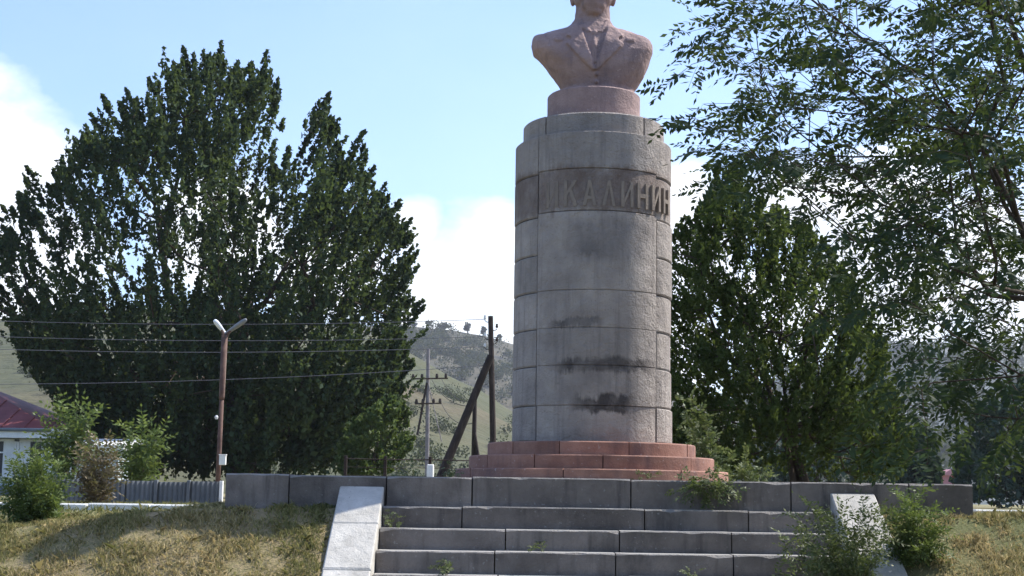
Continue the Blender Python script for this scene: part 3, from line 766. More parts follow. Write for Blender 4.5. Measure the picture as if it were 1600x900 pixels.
def outline_tree(name, label, cat, outline, tips, Y, base_px, mat, nsh, nleaf, L, Wd, shoot_len, up=1.0, depth_k=0.8, trunk_r=0.25, nbr=260,
                 thin=None, stems=1, hole=-0.25, hole_s=0.8, group=None, tiplen=1.6, seed=0.0, gz=None, ymid=None, barkmat='bark', trunk_top=0.45, spread=0.6, maxdepth=9.0, hy=0.6):
    bx, by = base_px
    b0 = P(bx, by, Y); gz = float(ground_z(b0[0], Y)) if gz is None else gz
    base = np.array([b0[0], Y, gz])
    t = thing(name, label, cat, tuple(base), group)
    poly = [(P(x, y, Y)[0], P(x, y, Y)[2]) for x, y in outline]
    pa = np.array(poly); x0, z0 = pa.min(0); x1, z1 = pa.max(0)
    # horizontal half width of the crown at each height
    zs = np.linspace(z0, z1, 60); half = []; cen = []
    for z in zs:
        xs = np.linspace(x0, x1, 160); ins = inpoly(xs, np.full(160, z), poly)
        if ins.any(): half.append((xs[ins].max() - xs[ins].min()) / 2); cen.append((xs[ins].max() + xs[ins].min()) / 2)
        else: half.append(0.1); cen.append((x0 + x1) / 2)
    half = np.array(half); cen = np.array(cen)
    B = []; D = []; LN = []
    cx, cz = np.interp(z0 + (z1 - z0) * 0.3, zs, cen), z0 + (z1 - z0) * 0.18
    tries = 0
    while len(B) < nsh and tries < nsh * 40:
        tries += 1
        x = RNG.uniform(x0, x1); z = RNG.uniform(z0, z1)
        hw = np.interp(z, zs, half); c = np.interp(z, zs, cen)
        k = 1 - ((x - c) / max(hw, 0.1)) ** 2
        if k <= 0.01: continue
        dm = min(hw * depth_k, maxdepth) * math.sqrt(k)
        y = RNG.uniform(-1, 1)
        y = math.copysign(abs(y) ** 0.6, y) * dm
        if not inpoly(np.array([x]), np.array([z]), poly)[0]: continue
        if z > z0 + (z1 - z0) * 0.22 and mnoise.noise(Vector((x * hole_s, (Y + y) * hole_s * hy, z * hole_s + seed))) < hole: continue
        if thin is not None:
            px, py = proj(np.array([x, Y + y, z]))
            if RNG.random() > thin(float(px), float(py)): continue
        o = np.array([x - cx, y, max(z - cz, 0.1) * 0.6]); o = o / (np.linalg.norm(o) + 1e-6)
        d = o * 0.75 + np.array([0, 0, up]) + RNG.normal(0, 0.22, 3); d /= np.linalg.norm(d)
        ln = shoot_len * RNG.uniform(0.6, 1.3)
        e = np.array([x, 0, z]) + d * ln
        for _ in range(4):
            if inpoly(np.array([e[0]]), np.array([e[2]]), poly)[0]: break
            ln *= 0.6; e = np.array([x, 0, z]) + d * ln
        B.append((x, Y + y, z)); D.append(d); LN.append(max(ln, shoot_len * 0.25))
    nb = len(B)
    for (tx, ty) in tips:
        tp = P(tx, ty, Y) + np.array([0, RNG.uniform(-0.4, 0.4), 0])
        o = np.array([(tp[0] - cx) * 0.13, RNG.normal(0, 0.1), 1.0]); o /= np.linalg.norm(o)
        for q in range(6):
            l_ = tiplen * (0.5 + 0.3 * q); sh = RNG.normal(0, 0.045 * q * tiplen, 3) * np.array([1, 1, 0.6])
            B.append(tp - o * l_ + sh * 0.9 + np.array([0, 0, -0.16 * q * tiplen])); D.append(o); LN.append(l_)
    B = np.array(B); D = np.array(D); LN = np.array(LN)
    tb = np.array([0.35 + 0.45 * mnoise.noise(Vector(p) * (0.9 / max(shoot_len, 0.3)) + Vector((seed, 0, 3))) for p in B])
    rad = np.minimum(shoot_len * 0.30, LN * 0.32); rad[nb:] = shoot_len * 0.15
    v, f, tone, c = shoots_to_leaves(B, D, LN, nleaf, L, Wd, rad, spread, tb)
    crown = build('crown', v, f, M[mat], t, tone=tone, kind='stuff')
    # trunk and limbs
    nS = stems
    for s in range(nS):
        sel = RNG.choice(nb, min(nbr // nS, nb), replace=False)
        tg = B[sel]
        if nS > 1:
            ang = (s - (nS - 1) / 2)
            tg = tg[np.argsort(np.abs((tg[:, 0] - base[0]) - ang * (x1 - x0) / nS))[:max(6, nbr // nS)]]
            bs = base + np.array([ang * 0.35 * trunk_r * 8 / max(nS - 1, 1), RNG.uniform(-.2, .2), -0.05])
        else: bs = base + np.array([0, 0, -0.1])
        mid = bs + (np.array([cen.mean(), Y, z0 + (z1 - z0) * trunk_top]) - bs) * 0.5 + RNG.normal(0, 0.12, 3) * trunk_r * 3
        endp = np.array([cen.mean() + (0 if nS == 1 else (s - (nS - 1) / 2) * (x1 - x0) * 0.5 / nS), Y, z0 + (z1 - z0) * trunk_top])
        pos, load, lines = grow([bs, bs + (mid - bs) * 0.5, mid, endp], list(tg), step=max(0.35, shoot_len * 0.6))
        mb = MB()
        # the first line is the trunk, the others the limbs
        first = MB(); branches_mesh(first, pos, load, lines[:1], 0.012 * shoot_len + 0.006, trunk_r / (nS ** 0.5), 9)
        first.build('trunk', M[barkmat], t, smooth=True)
        branches_mesh(mb, pos, load, lines[1:], 0.010 * shoot_len + 0.003, trunk_r / (nS ** 0.5), 6)
        mb.build('limbs', M[barkmat], t, smooth=True, kind='stuff')
    return t
def compound_leaf(nl=6, L=0.22, ll=0.045, lw=0.018, droop=0.25):
    """pinnate leaf along +X from the origin: stalk and paired leaflets; returns verts, quads, tones"""
    vs = []; fs = []; tn = []
    def pt(u): return np.array([L * u, 0, -droop * L * u * u])
    for a, b in ((0.0, 0.5), (0.5, 1.0)):
        p, q = pt(a), pt(b); w = 0.0012
        k = len(vs); vs += [p + (0, w, 0), p + (0, -w, 0), q + (0, -w, 0), q + (0, w, 0)]; fs.append((k, k + 1, k + 2, k + 3)); tn.append(0.7)
    for i in range(nl + 1):
        u = 0.16 + 0.84 * i / nl; c = pt(u)
        for s in ((-1, 1) if i < nl else (0,)):
            a = R(62 + RNG.normal(0, 9)) * s; d = np.array([math.cos(a), math.sin(a), -0.22 + RNG.normal(0, 0.14)]); d /= np.linalg.norm(d)
            side = np.cross(d, [0, 0, 1]); side /= np.linalg.norm(side); roll = RNG.normal(0, 0.45); nr = np.cross(side, d)
            side = side * math.cos(roll) + nr * math.sin(roll)
            l2 = ll * (0.8 + 0.4 * math.sin(math.pi * min(u, 0.95))) * RNG.uniform(0.85, 1.1)
            k = len(vs); c0 = c + d * 0.004
            vs += [c0, c0 + d * l2 * 0.45 + side * lw / 2, c0 + d * l2, c0 + d * l2 * 0.45 - side * lw / 2]
            fs.append((k, k + 1, k + 2, k + 3)); tn.append(float(np.clip(RNG.normal(0.42, 0.2), 0, 1)))
    return np.array(vs, float), np.array(fs), np.array(tn)
def frame_from(d, roll):
    d = Vector(d).normalized(); up = Vector((0, 0, 1)) if abs(d.z) < 0.95 else Vector((0, 1, 0))
    y = up.cross(d).normalized(); z = d.cross(y)
    y2 = y * math.cos(roll) + z * math.sin(roll); z2 = d.cross(y2)
    return np.array([[d.x, y2.x, z2.x], [d.y, y2.y, z2.y], [d.z, y2.z, z2.z]])

# ================================================================== LEFT BIG TREE
top_big = [(-30, 420), (0, 388), (28, 328), (45, 265), (76, 262), (110, 212), (136, 178), (160, 148), (200, 142), (233, 146), (268, 92), (285, 70), (300, 80), (320, 85), (343, 60), (372, 98), (392, 95), (420, 80), (433, 118),
           (486, 196), (500, 160), (515, 143), (532, 185), (570, 205), (585, 255), (604, 285), (626, 312), (644, 340), (655, 392)]
out_big = [(-60, 440)]
for (xa, ya), (xb, yb) in zip(top_big[:-1], top_big[1:]):
    gapx = xb - xa; out_big += [(xa, ya + 14), ((xa + xb) / 2 + random.uniform(-3, 3), max(ya, yb) + (34 if gapx < 24 else (78 if gapx < 31 else 105)))] if xa != 433 else [(433, 132), (424, 200), (400, 262), (402, 345), (438, 335), (464, 278), (480, 236)]
out_big += [(655, 405), (634, 440), (655, 472), (630, 500), (640, 560), (618, 590), (628, 640), (560, 700), (545, 747), (470, 750), (380, 750), (260, 750), (200, 740), (140, 700), (110, 660), (100, 625), (70, 610), (42, 592), (48, 560), (15, 560), (10, 500), (-30, 470)]
tips_big = [(343, 60), (285, 70), (300, 78), (268, 92), (320, 82), (372, 96), (392, 92), (420, 82), (433, 118), (160, 148), (200, 142), (230, 146), (186, 160), (110, 212), (92, 262), (45, 262), (30, 300), (140, 175),
            (515, 143), (500, 160), (530, 185), (570, 205), (556, 230), (585, 255), (604, 285), (626, 312), (644, 340), (655, 392), (662, 470), (488, 192), (645, 560), (632, 600), (0, 388), (-20, 420), (250, 150), (10, 480), (630, 650)]
def thin_big(px, py):
    if 40 < px < 280 and 280 < py < 480: return 0.33
    if py > 560: return 1.0
    if px > 500 and py < 480: return 0.62
    return 0.72
outline_tree('broadleaf_tree', 'huge dark spreading tree with spiky top left of the monument', 'tree', out_big, tips_big, 55.0, (390, 748), 'lf_big',
             3300, 50, 0.185, 0.12, 1.25, up=1.25, depth_k=0.75, trunk_r=0.50, nbr=420, thin=thin_big, hole=-0.12, hole_s=0.95, tiplen=1.25, hy=0.25, seed=1.0, gz=1.3)

# ================================================================== TREE RIGHT OF THE MONUMENT
out_mid = [(1040, 420), (1052, 360), (1075, 330), (1100, 320), (1108, 300), (1120, 268), (1145, 262), (1160, 300), (1185, 318), (1225, 335), (1262, 368), (1300, 402), (1322, 440), (1345, 462), (1372, 500), (1380, 560), (1395, 620),
           (1410, 680), (1415, 720), (1400, 752), (1300, 755), (1200, 755), (1140, 755), (1100, 740), (1050, 700), (1030, 600), (1030, 500)]
tips_mid = [(1138, 262), (1120, 272), (1105, 305), (1063, 340), (1150, 285), (1190, 315), (1245, 350), (1345, 460), (1375, 505)]
def thin_mid(px, py):
    if 1040 < px < 1090 and py < 480: return 0.4
    if 1180 < px < 1340 and py > 690: return 0.3
    return 0.9
outline_tree('fruit_tree', 'dense green fruit tree with several stems right of the monument', 'tree', out_mid, tips_mid, 25.3, (1262, 765), 'lf_mid',
             2100, 36, 0.082, 0.046, 0.42, up=0.7, depth_k=0.75, trunk_r=0.10, nbr=260, thin=thin_mid, stems=4, hole=-0.2, hole_s=1.7, tiplen=0.5, seed=4.2, gz=1.33)

# far trees at right, seen through the branches of the near one
for nm, lb, ol, Yd, bp, n_, sd in (
    ('distant_tree', 'wide hazy blue-green tree behind the platform at far right edge', [(1500, 700), (1520, 640), (1560, 600), (1610, 585), (1680, 600), (1720, 660), (1730, 790), (1500, 790)], 64, (1610, 795), 500, 2.0),
    ('distant_tree', 'round hazy tree next to the small pink hut behind the platform', [(1392, 740), (1400, 690), (1430, 662), (1458, 680), (1466, 720), (1468, 785), (1392, 785)], 70, (1430, 790), 260, 3.0),
    ('distant_tree', 'low blue-green tree right behind the fruit tree, far off', [(1180, 700), (1220, 650), (1290, 640), (1340, 680), (1370, 740), (1370, 785), (1180, 785)], 80, (1280, 790), 300, 6.0)):
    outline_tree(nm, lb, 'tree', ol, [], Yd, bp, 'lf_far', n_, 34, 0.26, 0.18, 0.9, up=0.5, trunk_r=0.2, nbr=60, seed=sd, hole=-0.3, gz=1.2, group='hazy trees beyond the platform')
outline_tree('garden_bush', 'yellow-green bushy tree at the lower right foot of the huge tree', 'bush', [(528, 748), (530, 700), (545, 665), (575, 640), (610, 620), (640, 640), (645, 700), (610, 735), (590, 748)], [], 46.0, (575, 760), 'lf_shrub', 330, 34, 0.13, 0.085, 0.5, up=0.5,
             trunk_r=0.06, nbr=50, seed=9.0, gz=1.3, hole=-0.15)

# ================================================================== NEAR TREE (upper right), pinnate leaves
near = thing('locust_tree', 'near tree with feathery pinnate leaves hanging in from the right edge', 'tree', (5.9, 11.2, 0.0))
dens_pts = [  # polygons in the picture with the share of twigs kept there; later ones win
    ([(1130, -200), (1180, 0), (1190, 60), (1230, 140), (1210, 260), (1280, 330), (1420, 560), (1560, 800), (4000, 900), (4000, -3000), (1130, -3000)], 0.62),
    ([(1125, -20), (1195, -20), (1230, 150), (1190, 190), (1120, 100)], 0.40),
    ([(1120, 190), (1230, 190), (1260, 300), (1180, 300)], 0.45),
    ([(1230, 270), (1440, 280), (1430, 500), (1380, 520), (1310, 420)], 0.34),
    ([(1390, 440), (1600, 440), (1600, 560), (1390, 560)], 0.45),
    ([(1400, 560), (1600, 560), (1600, 660), (1420, 660)], 0.42),
    ([(1420, 660), (1600, 660), (1600, 800), (1480, 780)], 0.28),
    ([(1460, -100), (1700, -100), (1700, 560), (1400, 430)], 1.0),
    ([(1540, 500), (1700, 500), (1700, 775), (1540, 775)], 0.95)]
def dens(px, py):
    r = 0.0
    for pl, k in dens_pts:
        if inpoly(np.array([px]), np.array([py]), pl)[0]: r = k
    return r
TW = []
tries = 0
while len(TW) < 980 and tries < 160000:
    tries += 1
    q = RNG.uniform(-1, 1, 3)
    if np.linalg.norm(q) > 1: continue
    p = np.array([5.4, 10.8, 5.0]) + q * np.array([4.7, 3.0, 3.9])
    if p[2] < 1.75: continue
    px, py = proj(p)
    inview = -50 < px < 1650 and -60 < py < 960
    k = dens(px, py) if px < 1640 and py > -250 else 0.42
    if px < 1085 or px < 1700 and py > 670: continue
    if RNG.random() < k and (inview or RNG.random() < 0.5): TW.append(p)
# sprays that stand out against the sky at the crown's edge
SPR = [((1135, 205), (1038, 176), 6.3), ((1120, 88), (1042, 122), 6.6), ((1190, 120), (1115, 78), 6.8), ((1180, 40), (1132, 2), 7.0), ((1215, 235), (1180, 292), 6.2), ((1190, 150), (1130, 170), 6.5),
       ((1300, 350), (1250, 325), 6.4), ((1350, 380), (1290, 372), 6.1), ((1380, 410), (1300, 425), 6.5), ((1400, 340), (1340, 300), 6.9), ((1420, 470), (1350, 455), 6.2), ((1440, 610), (1400, 600), 6.3), ((1470, 560), (1395, 575), 6.0),
       ((1250, 260), (1200, 240), 6.0), ((1160, -5), (1128, -30), 7.0), ((1450, 700), (1410, 720), 6.3)]
twbase = np.array(TW)
tdir = []
for p in TW:
    o = p - np.array([5.2, 10.9, 3.6]); o = o / np.linalg.norm(o)
    d = o * 0.8 + RNG.normal(0, 0.35, 3) + np.array([-0.15, 0, -0.15]); tdir.append(d / np.linalg.norm(d))
tl = list(RNG.uniform(0.28, 0.6, len(TW)))
sb = []; 
for (a, b, Yd) in SPR:
    Yd *= 1.533
    A = P(a[0], a[1], Yd); B_ = P(b[0], b[1], Yd - 0.15); sb.append(A); d = B_ - A; tdir.append(d / np.linalg.norm(d)); tl.append(float(np.linalg.norm(d)))
twbase = np.vstack([twbase, np.array(sb)]); tdir = np.array(tdir)
VAR = [compound_leaf(5 + (k % 2), 0.20 + 0.025 * (k % 3), 0.071, 0.0295, 0.15 + 0.12 * (k % 3)) for k in range(6)]
varme = []
for k, (v_, f_, t_) in enumerate(VAR):
    me = bpy.data.meshes.new('leaf'); me.from_pydata([tuple(p) for p in v_], [], [tuple(int(i) for i in q) for q in f_]); me.update()
    a = me.attributes.new('tone', 'FLOAT', 'FACE'); a.data.foreach_set('value', t_.astype(np.float32)); me.materials.append(M['lf_near']); varme.append(me)
leafs = []
twm = MB()
for i, (b_, d_, l_) in enumerate(zip(twbase, tdir, tl)):
    sag = np.array([0, 0, -0.18 * l_])
    tip = b_ + d_ * l_
    mid = b_ + d_ * l_ * 0.5 - sag * 0.25
    twm.tube([b_, mid, tip + sag * 0.5], [0.0035, 0.0025, 0.0012], 3, cap=False)
    nl = max(3, int(l_ / 0.075)); side = 1
    for k in range(nl + 1):
        u = (k + 0.5) / (nl + 0.5); p = b_ + (tip - b_) * u + sag * 0.5 * u * u
        s1 = np.cross(d_, [0, 0, 1]); s1 /= np.linalg.norm(s1) + 1e-9; side = -side
        dd_ = d_ * 0.55 + s1 * side * (0.8 if k < nl else 0.05) + np.array([0, 0, -0.2]) + RNG.normal(0, 0.22, 3)
        leafs.append((p, dd_ / np.linalg.norm(dd_), RNG.normal(0, 0.5), RNG.uniform(0.75, 1.15), int(RNG.integers(0, 6))))
# the 300 leaves that show largest are objects of their own
vis = []
for i, L_ in enumerate(leafs):
    px, py = proj(L_[0]); 
    if 1020 < px < 1600 and 0 < py < 880: vis.append((L_[0][1] + (0 if dens(px, py) < 0.5 else 0.7), i))
vis.sort(); single = set(i for _, i in vis[:300])
V_, F_, T_ = [], [], []; nb_ = 0
for i, (p, d_, roll, s_, k) in enumerate(leafs):
    Rm = frame_from(d_, roll)
    if i in single:
        o = bpy.data.objects.new('leaf', varme[k]); COL.objects.link(o); o.parent = near
        mm = Matrix([list(r) for r in Rm]).to_4x4() @ Matrix.Scale(float(s_), 4); mm.translation = Vector(p - OFF[near]); o.matrix_local = mm
    else:
        v_, f_, t_ = VAR[k]
        V_.append(v_ * s_ @ Rm.T + p); F_.append(f_ + nb_); T_.append(np.clip(t_ + RNG.normal(0, 0.1), 0, 1)); nb_ += len(v_)
build('foliage', np.vstack(V_), np.vstack(F_), M['lf_near'], near, tone=np.concatenate(T_), kind='stuff')
twm.build('twigs', M['bark'], near, kind='stuff')
tb0 = np.array([5.9, 11.2, -0.05])
pos, load, lines = grow([tb0, tb0 + (0.05, 0, 1.2), tb0 + (0.0, 0.1, 2.4), tb0 + (0.15, 0.0, 3.5)], list(twbase), step=0.35, wander=0.10)
first = MB(); branches_mesh(first, pos, load, lines[:1], 0.0028, 0.14, 12); first.build('trunk', M['bark'], near, smooth=True)
mb = MB(); branches_mesh(mb, pos, load, lines[1:], 0.0024, 0.075, 6); mb.build('branches', M['bark'], near, smooth=True, kind='stuff')

# ================================================================== SHRUBS, SAPLINGS, WEEDS
def feather_plant(name, label, cat, base, tops, mat, nl, L, ll, lw, stalk=0.006, Y=None, gz=None, group=None, spread=0.5, start=0.25, twig='twig'):
    """stems rising from one foot, set with small pinnate or simple leaves"""
    b0 = P(base[0], base[1], Y); z = float(ground_z(b0[0], Y)) if gz is None else gz
    b0 = np.array([b0[0], Y, z]); t = thing(name, label, cat, tuple(b0), group)
    sm = MB(); V_, F_, T_ = [], [], []; nb = 0
    for (tx, ty) in tops:
        tp = P(tx, ty, Y + RNG.uniform(-0.25, 0.25)); root = b0 + RNG.normal(0, 0.05, 3) * (1, 1, 0) - (0, 0, 0.03)
        mid = root + (tp - root) * 0.5 + np.array([-(tp - root)[0] * 0.18, 0, np.linalg.norm(tp - root) * 0.08])
        pts = [root * (1 - u) ** 2 + mid * 2 * u * (1 - u) + tp * u * u for u in np.linspace(0, 1, 7)]
        sm.tube(pts, [stalk * (1 - 0.8 * u) for u in np.linspace(0, 1, 7)], 4, cap=False)
        for k in range(nl):
            u = start + (1 - start) * (k + RNG.random()) / nl
            p = root * (1 - u) ** 2 + mid * 2 * u * (1 - u) + tp * u * u
            tan = unit(2 * (1 - u) * (mid - root) + 2 * u * (tp - mid)); d = unit(tan * 0.6 + RNG.normal(0, spread, 3))
            v_, f_, t_ = compound_leaf(4, L * RNG.uniform(0.6, 1.1), ll, lw, 0.3)
            V_.append(v_ @ frame_from(d, RNG.normal(0, 0.6)).T + p); F_.append(f_ + nb); T_.append(np.clip(t_ + 0.1 + 0.25 * (u - 0.5), 0, 1)); nb += len(v_)
    sm.build('stems', M[twig], t)
    build('foliage', np.vstack(V_), np.vstack(F_), M[mat], t, tone=np.concatenate(T_), kind='stuff')
    return t
feather_plant('locust_sapling', 'feathery green sapling growing over the right ends of the steps', 'sapling', (1330, 960),
              [(1222, 835), (1240, 795), (1260, 780), (1290, 815), (1310, 790), (1335, 830), (1350, 780), (1385, 805), (1390, 830), (1370, 860), (1320, 865), (1255, 845), (1290, 885), (1345, 885), (1228, 850), (1250, 812), (1272, 790), (1300, 800), (1318, 842), (1345, 800), (1270, 860), (1240, 880), (1300, 870), (1210, 895), (1330, 880), (1360, 850), (1362, 800), (1285, 830), (1375, 790)], 'lf_weed', 24, 0.17, 0.044, 0.019, 0.004, Y=13.1)
feather_plant('green_shrub', 'bright green bush beside the right stair cheek', 'shrub', (1425, 905),
              [(1392, 800), (1405, 772), (1422, 780), (1440, 765), (1455, 790), (1470, 800), (1480, 825), (1385, 840), (1410, 820), (1450, 850), (1474, 860), (1432, 860), (1400, 870), (1460, 830), (1380, 880), (1415, 800), (1435, 795), (1398, 820), (1425, 830), (1445, 825), (1465, 850), (1440, 880), (1420, 875)], 'lf_shrub', 26, 0.15, 0.042, 0.017, 0.005, Y=13.6)
feather_plant('green_shrub', 'bright green bush at the left end of the grassy bank', 'shrub', (52, 835),
              [(18, 730), (35, 712), (55, 705), (72, 715), (92, 728), (105, 750), (8, 760), (30, 780), (60, 770), (85, 790), (100, 775), (40, 740), (70, 740), (20, 800), (78, 810), (50, 790), (5, 790), (64, 725), (25, 750), (48, 760), (90, 760), (15, 770), (75, 775), (35, 800), (60, 810)], 'lf_shrub', 30, 0.17, 0.046, 0.02, 0.008, Y=15.0)
feather_plant('young_tree', 'slim light green sapling between the red roofed house and the huge tree', 'sapling', (112, 790),
              [(96, 640), (120, 632), (138, 650), (84, 665), (110, 660), (130, 690), (90, 700), (72, 690), (100, 720)], 'lf_shrub', 24, 0.75, 0.17, 0.075, 0.03, Y=40, gz=1.3, start=0.35)
feather_plant('young_tree', 'upright green sapling behind the grey fence near the lamp post', 'sapling', (212, 792),
              [(205, 665), (222, 672), (240, 690), (192, 690), (212, 700), (232, 715), (200, 730), (246, 680)], 'lf_shrub', 22, 0.45, 0.11, 0.045, 0.015, Y=27.3, gz=1.3, start=0.25)
feather_plant('dry_shrub', 'brown withered shrub beside the left end of the grey fence', 'shrub', (152, 790),
              [(128, 720), (140, 698), (155, 692), (168, 702), (180, 715), (135, 745), (160, 735), (176, 750), (148, 720)], 'lf_dry', 24, 0.30, 0.075, 0.04, 0.012, Y=23.0, gz=1.3, start=0.1, twig='dryt')
feather_plant('trailing_weed', 'leafy green weed spilling over the platform edge by the pink base', 'weed', (1108, 752),
              [(1048, 768), (1062, 775), (1085, 780), (1105, 785), (1128, 782), (1150, 775), (1160, 768), (1075, 762), (1120, 765), (1140, 758), (1095, 770), (1112, 735), (1090, 745), (1070, 742), (1135, 742)], 'lf_weed', 9, 0.11, 0.036, 0.02, 0.004, Y=14.44, gz=PLAT_Z - 0.02, spread=0.45)
feather_plant('yellow_shrub', 'yellow-green shrub with broad leaves right behind the pink base', 'shrub', (1105, 752),
              [(1062, 625), (1078, 618), (1092, 640), (1070, 655), (1100, 670), (1112, 690), (1085, 680), (1125, 700), (1105, 650), (1140, 715)], 'lf_weed', 13, 0.16, 0.055, 0.034, 0.006, Y=18.2, gz=PLAT_Z - 0.05, start=0.2)
feather_plant('yellow_shrub', 'low yellow-green weed standing on the platform right of the pink base', 'weed', (1165, 757),
              [(1130, 735), (1150, 728), (1168, 712), (1182, 720), (1195, 735), (1205, 745), (1158, 740)], 'lf_weed', 10, 0.12, 0.045, 0.026, 0.005, Y=16.9, gz=PLAT_Z - 0.01, start=0.1)
for (bx, by, tops, Yd, zz, lb) in (
    (690, 893, [(680, 878), (688, 874), (697, 880), (704, 886), (676, 884)], 13.55, 0.884, 'small pale weed sprouting on the fourth step near the left'),
    (612, 826, [(606, 800), (614, 796), (622, 806), (604, 812)], 14.17, 1.272, 'small weed in the corner of the stairs by the left cheek'),
    (842, 861, [(836, 850), (842, 845), (848, 852)], 13.87, 1.076, 'tiny weed on the third step below the column'),
    (1075, 897, [(1065, 889), (1078, 884), (1092, 890)], 13.5, 0.884, 'tiny weed on the lowest visible step right of centre'),
    (1000, 749, [(990, 741), (1000, 737), (1012, 740), (1028, 738)], 14.57, PLAT_Z - 0.01, 'dry tuft on the platform edge in front of the pink base'),
    (636, 748, [(615, 741), (628, 732), (642, 722), (655, 735), (660, 742)], 15.3, PLAT_Z - 0.02, 'thin yellow-green weed on the platform above the left cheek'),
    (700, 748, [(690, 732), (702, 722), (712, 730), (722, 738), (706, 740)], 15.5, PLAT_Z - 0.02, 'pale weed at the foot of the leaning pole brace')):
    feather_plant('weed', lb, 'weed', (bx, by), tops, 'lf_weed', 5, 0.06, 0.022, 0.012, 0.0022, Y=Yd, gz=zz, start=0.2)

# ================================================================== GRASS
def grass(name, n, xr, yr, hmin, hmax, wd, green):
    x = RNG.uniform(*xr, n); y = RNG.uniform(*yr, n)
    keep = ~((x > XL - CW - 0.02) & (x < XR + CW + 0.02) & (y < 14.55)) & ~((x > SX0) & (x < SX1) & (y > PLAT_Y - 0.03) & (y < 21.4))
    x, y = x[keep], y[keep]
    big = vnoise(x, y, 0.9, 2.0); sm = vnoise(x, y, 4.0, 7.0)
    k2 = RNG.random(len(x)) < np.clip(0.72 + sm * 1.5, 0.05, 1); x, y, big, sm = x[k2], y[k2], big[k2], sm[k2]
    near = (np.abs(x) < 13) & (y > 11.8)
    z = ground_z(x, y) + np.where(near, vnoise(x, y, 1.1) * 0.05 + vnoise(x, y, 3.5, 4.0) * 0.022, 0) - 0.008
    nn_ = len(x); h = RNG.uniform(hmin, hmax, nn_) * (1 + 0.7 * np.clip(sm, -0.5, 1)); a = RNG.uniform(0, 2 * math.pi, nn_)
    b = np.stack([x, y, z], 1); w = np.stack([np.cos(a), np.sin(a), 0 * a], 1) * wd
    lean = np.stack([RNG.normal(0, 0.5, nn_), RNG.normal(0, 0.5, nn_), np.ones(nn_)], 1); lean = unit(lean)
    bend = np.stack([RNG.normal(0, 0.35, nn_), RNG.normal(0, 0.35, nn_), -0.15 + 0 * a], 1)
    mid = b + lean * (h * 0.55)[:, None]; tip = b + lean * h[:, None] + bend * h[:, None]
    v = np.stack([b - w, b + w, mid + w * 0.7, tip, mid - w * 0.7], 1).reshape(-1, 3)
    f = np.arange(nn_ * 5).reshape(-1, 5)
    tone = np.clip(0.66 - green(x, y) + big * 0.35 + RNG.normal(0, 0.17, nn_), 0, 1)
    o = build(name, v, f, M['grass'], tone=tone); return o
g = grass('dry_grass', 95000, (-6.2, XL - CW), (12.5, 16.2), 0.03, 0.085, 0.0045, lambda x, y: 0.16 * sstep(14.0, 14.9, y) + 0.18 * sstep(-2.1, -1.7, x) + 0.15 * sstep(-3.4, -2.6, x) * sstep(13.9, 14.5, y))
tag(g, 'short dry yellow grass covering the bank left of the stairs', 'grass', kind='stuff')
g = grass('dry_grass', 50000, (XR + CW, 6.6), (12.5, 16.2), 0.03, 0.085, 0.0045, lambda x, y: 0.15 * sstep(13.9, 14.5, y) - 0.12)
tag(g, 'short dry yellow grass covering the bank right of the stairs', 'grass', kind='stuff')
g = grass('tall_grass_stalks', 1500, (-6.0, 6.4), (12.6, 15.6), 0.09, 0.18, 0.0028, lambda x, y: -0.1 + 0 * x)
tag(g, 'scattered taller dry stalks standing up from the grassy banks', 'grass', kind='stuff')
g = grass('meadow_grass', 60000, (-12, 11), (15.5, 26), 0.04, 0.12, 0.006, lambda x, y: 0.35 + 0 * x)
tag(g, 'thin green grass on the level ground around the platform', 'grass', kind='stuff')

# ================================================================== KERBS, FENCES
def kerb(label, pa, pb, Y, n):
    A = P(*pa, Y); B_ = P(*pb, Y)
    t = thing('kerb', label, 'kerb', (A[0], Y, 1.3), 'whitewashed kerbs on the level ground')
    for k in range(n):
        a = A[0] + (B_[0] - A[0]) * k / n; b = A[0] + (B_[0] - A[0]) * (k + 1) / n
        mb = MB(); mb.box((a + 0.006, Y, 1.25), (b - 0.006, Y + 0.30, A[2] + RNG.normal(0, 0.003)), 0.015, jit=0.002); mb.build('kerb_stone', M['kerb'], t)
kerb('white kerb running behind the grassy bank left of the platform', (-60, 784), (332, 786), 18.4, 4)
kerb('white kerb behind the grass right of the platform', (1522, 797), (1760, 797), 18.4, 2)

fz = 1.3
def fence_grey():
    Yf = 26.0; x0 = P(40, 760, Yf)[0]; x1 = P(346, 760, Yf)[0]; top = P(260, 751, Yf)[2]
    t = thing('sheet_fence', 'low grey cement sheet fence behind the kerb left of the platform', 'fence', (x0, Yf, fz))
    n = 6; w = (x1 - x0) / n
    for k in range(n):
        a = x0 + k * w; vs = []; fs = []; m_ = 12; tt = top + RNG.normal(0, 0.008)
        for i in range(m_ + 1):
            x = a + 0.03 + (w - 0.06) * i / m_; y = Yf + 0.022 * math.cos(i * math.pi) 
            for (yy, z) in ((y, fz - 0.05), (y, tt), (y + 0.012, tt), (y + 0.012, fz - 0.05)): vs.append((x, yy, z))
        for i in range(m_):
            for q in range(4): fs.append((i * 4 + q, (i + 1) * 4 + q, (i + 1) * 4 + (q + 1) % 4, i * 4 + (q + 1) % 4))
        fs.append((0, 1, 2, 3)); fs.append((m_ * 4 + 3, m_ * 4 + 2, m_ * 4 + 1, m_ * 4))
        build('panel', vs, fs, M['grey_panel'], t)
    for k in range(n + 1):
        mb = MB(); x = x0 + k * w; mb.box((x - 0.028, Yf - 0.05, fz - 0.1), (x + 0.028, Yf + 0.05, top + 0.01), 0.004); mb.build('post', M['white'] if k == n else M['grey_panel'], t)
fence_grey()
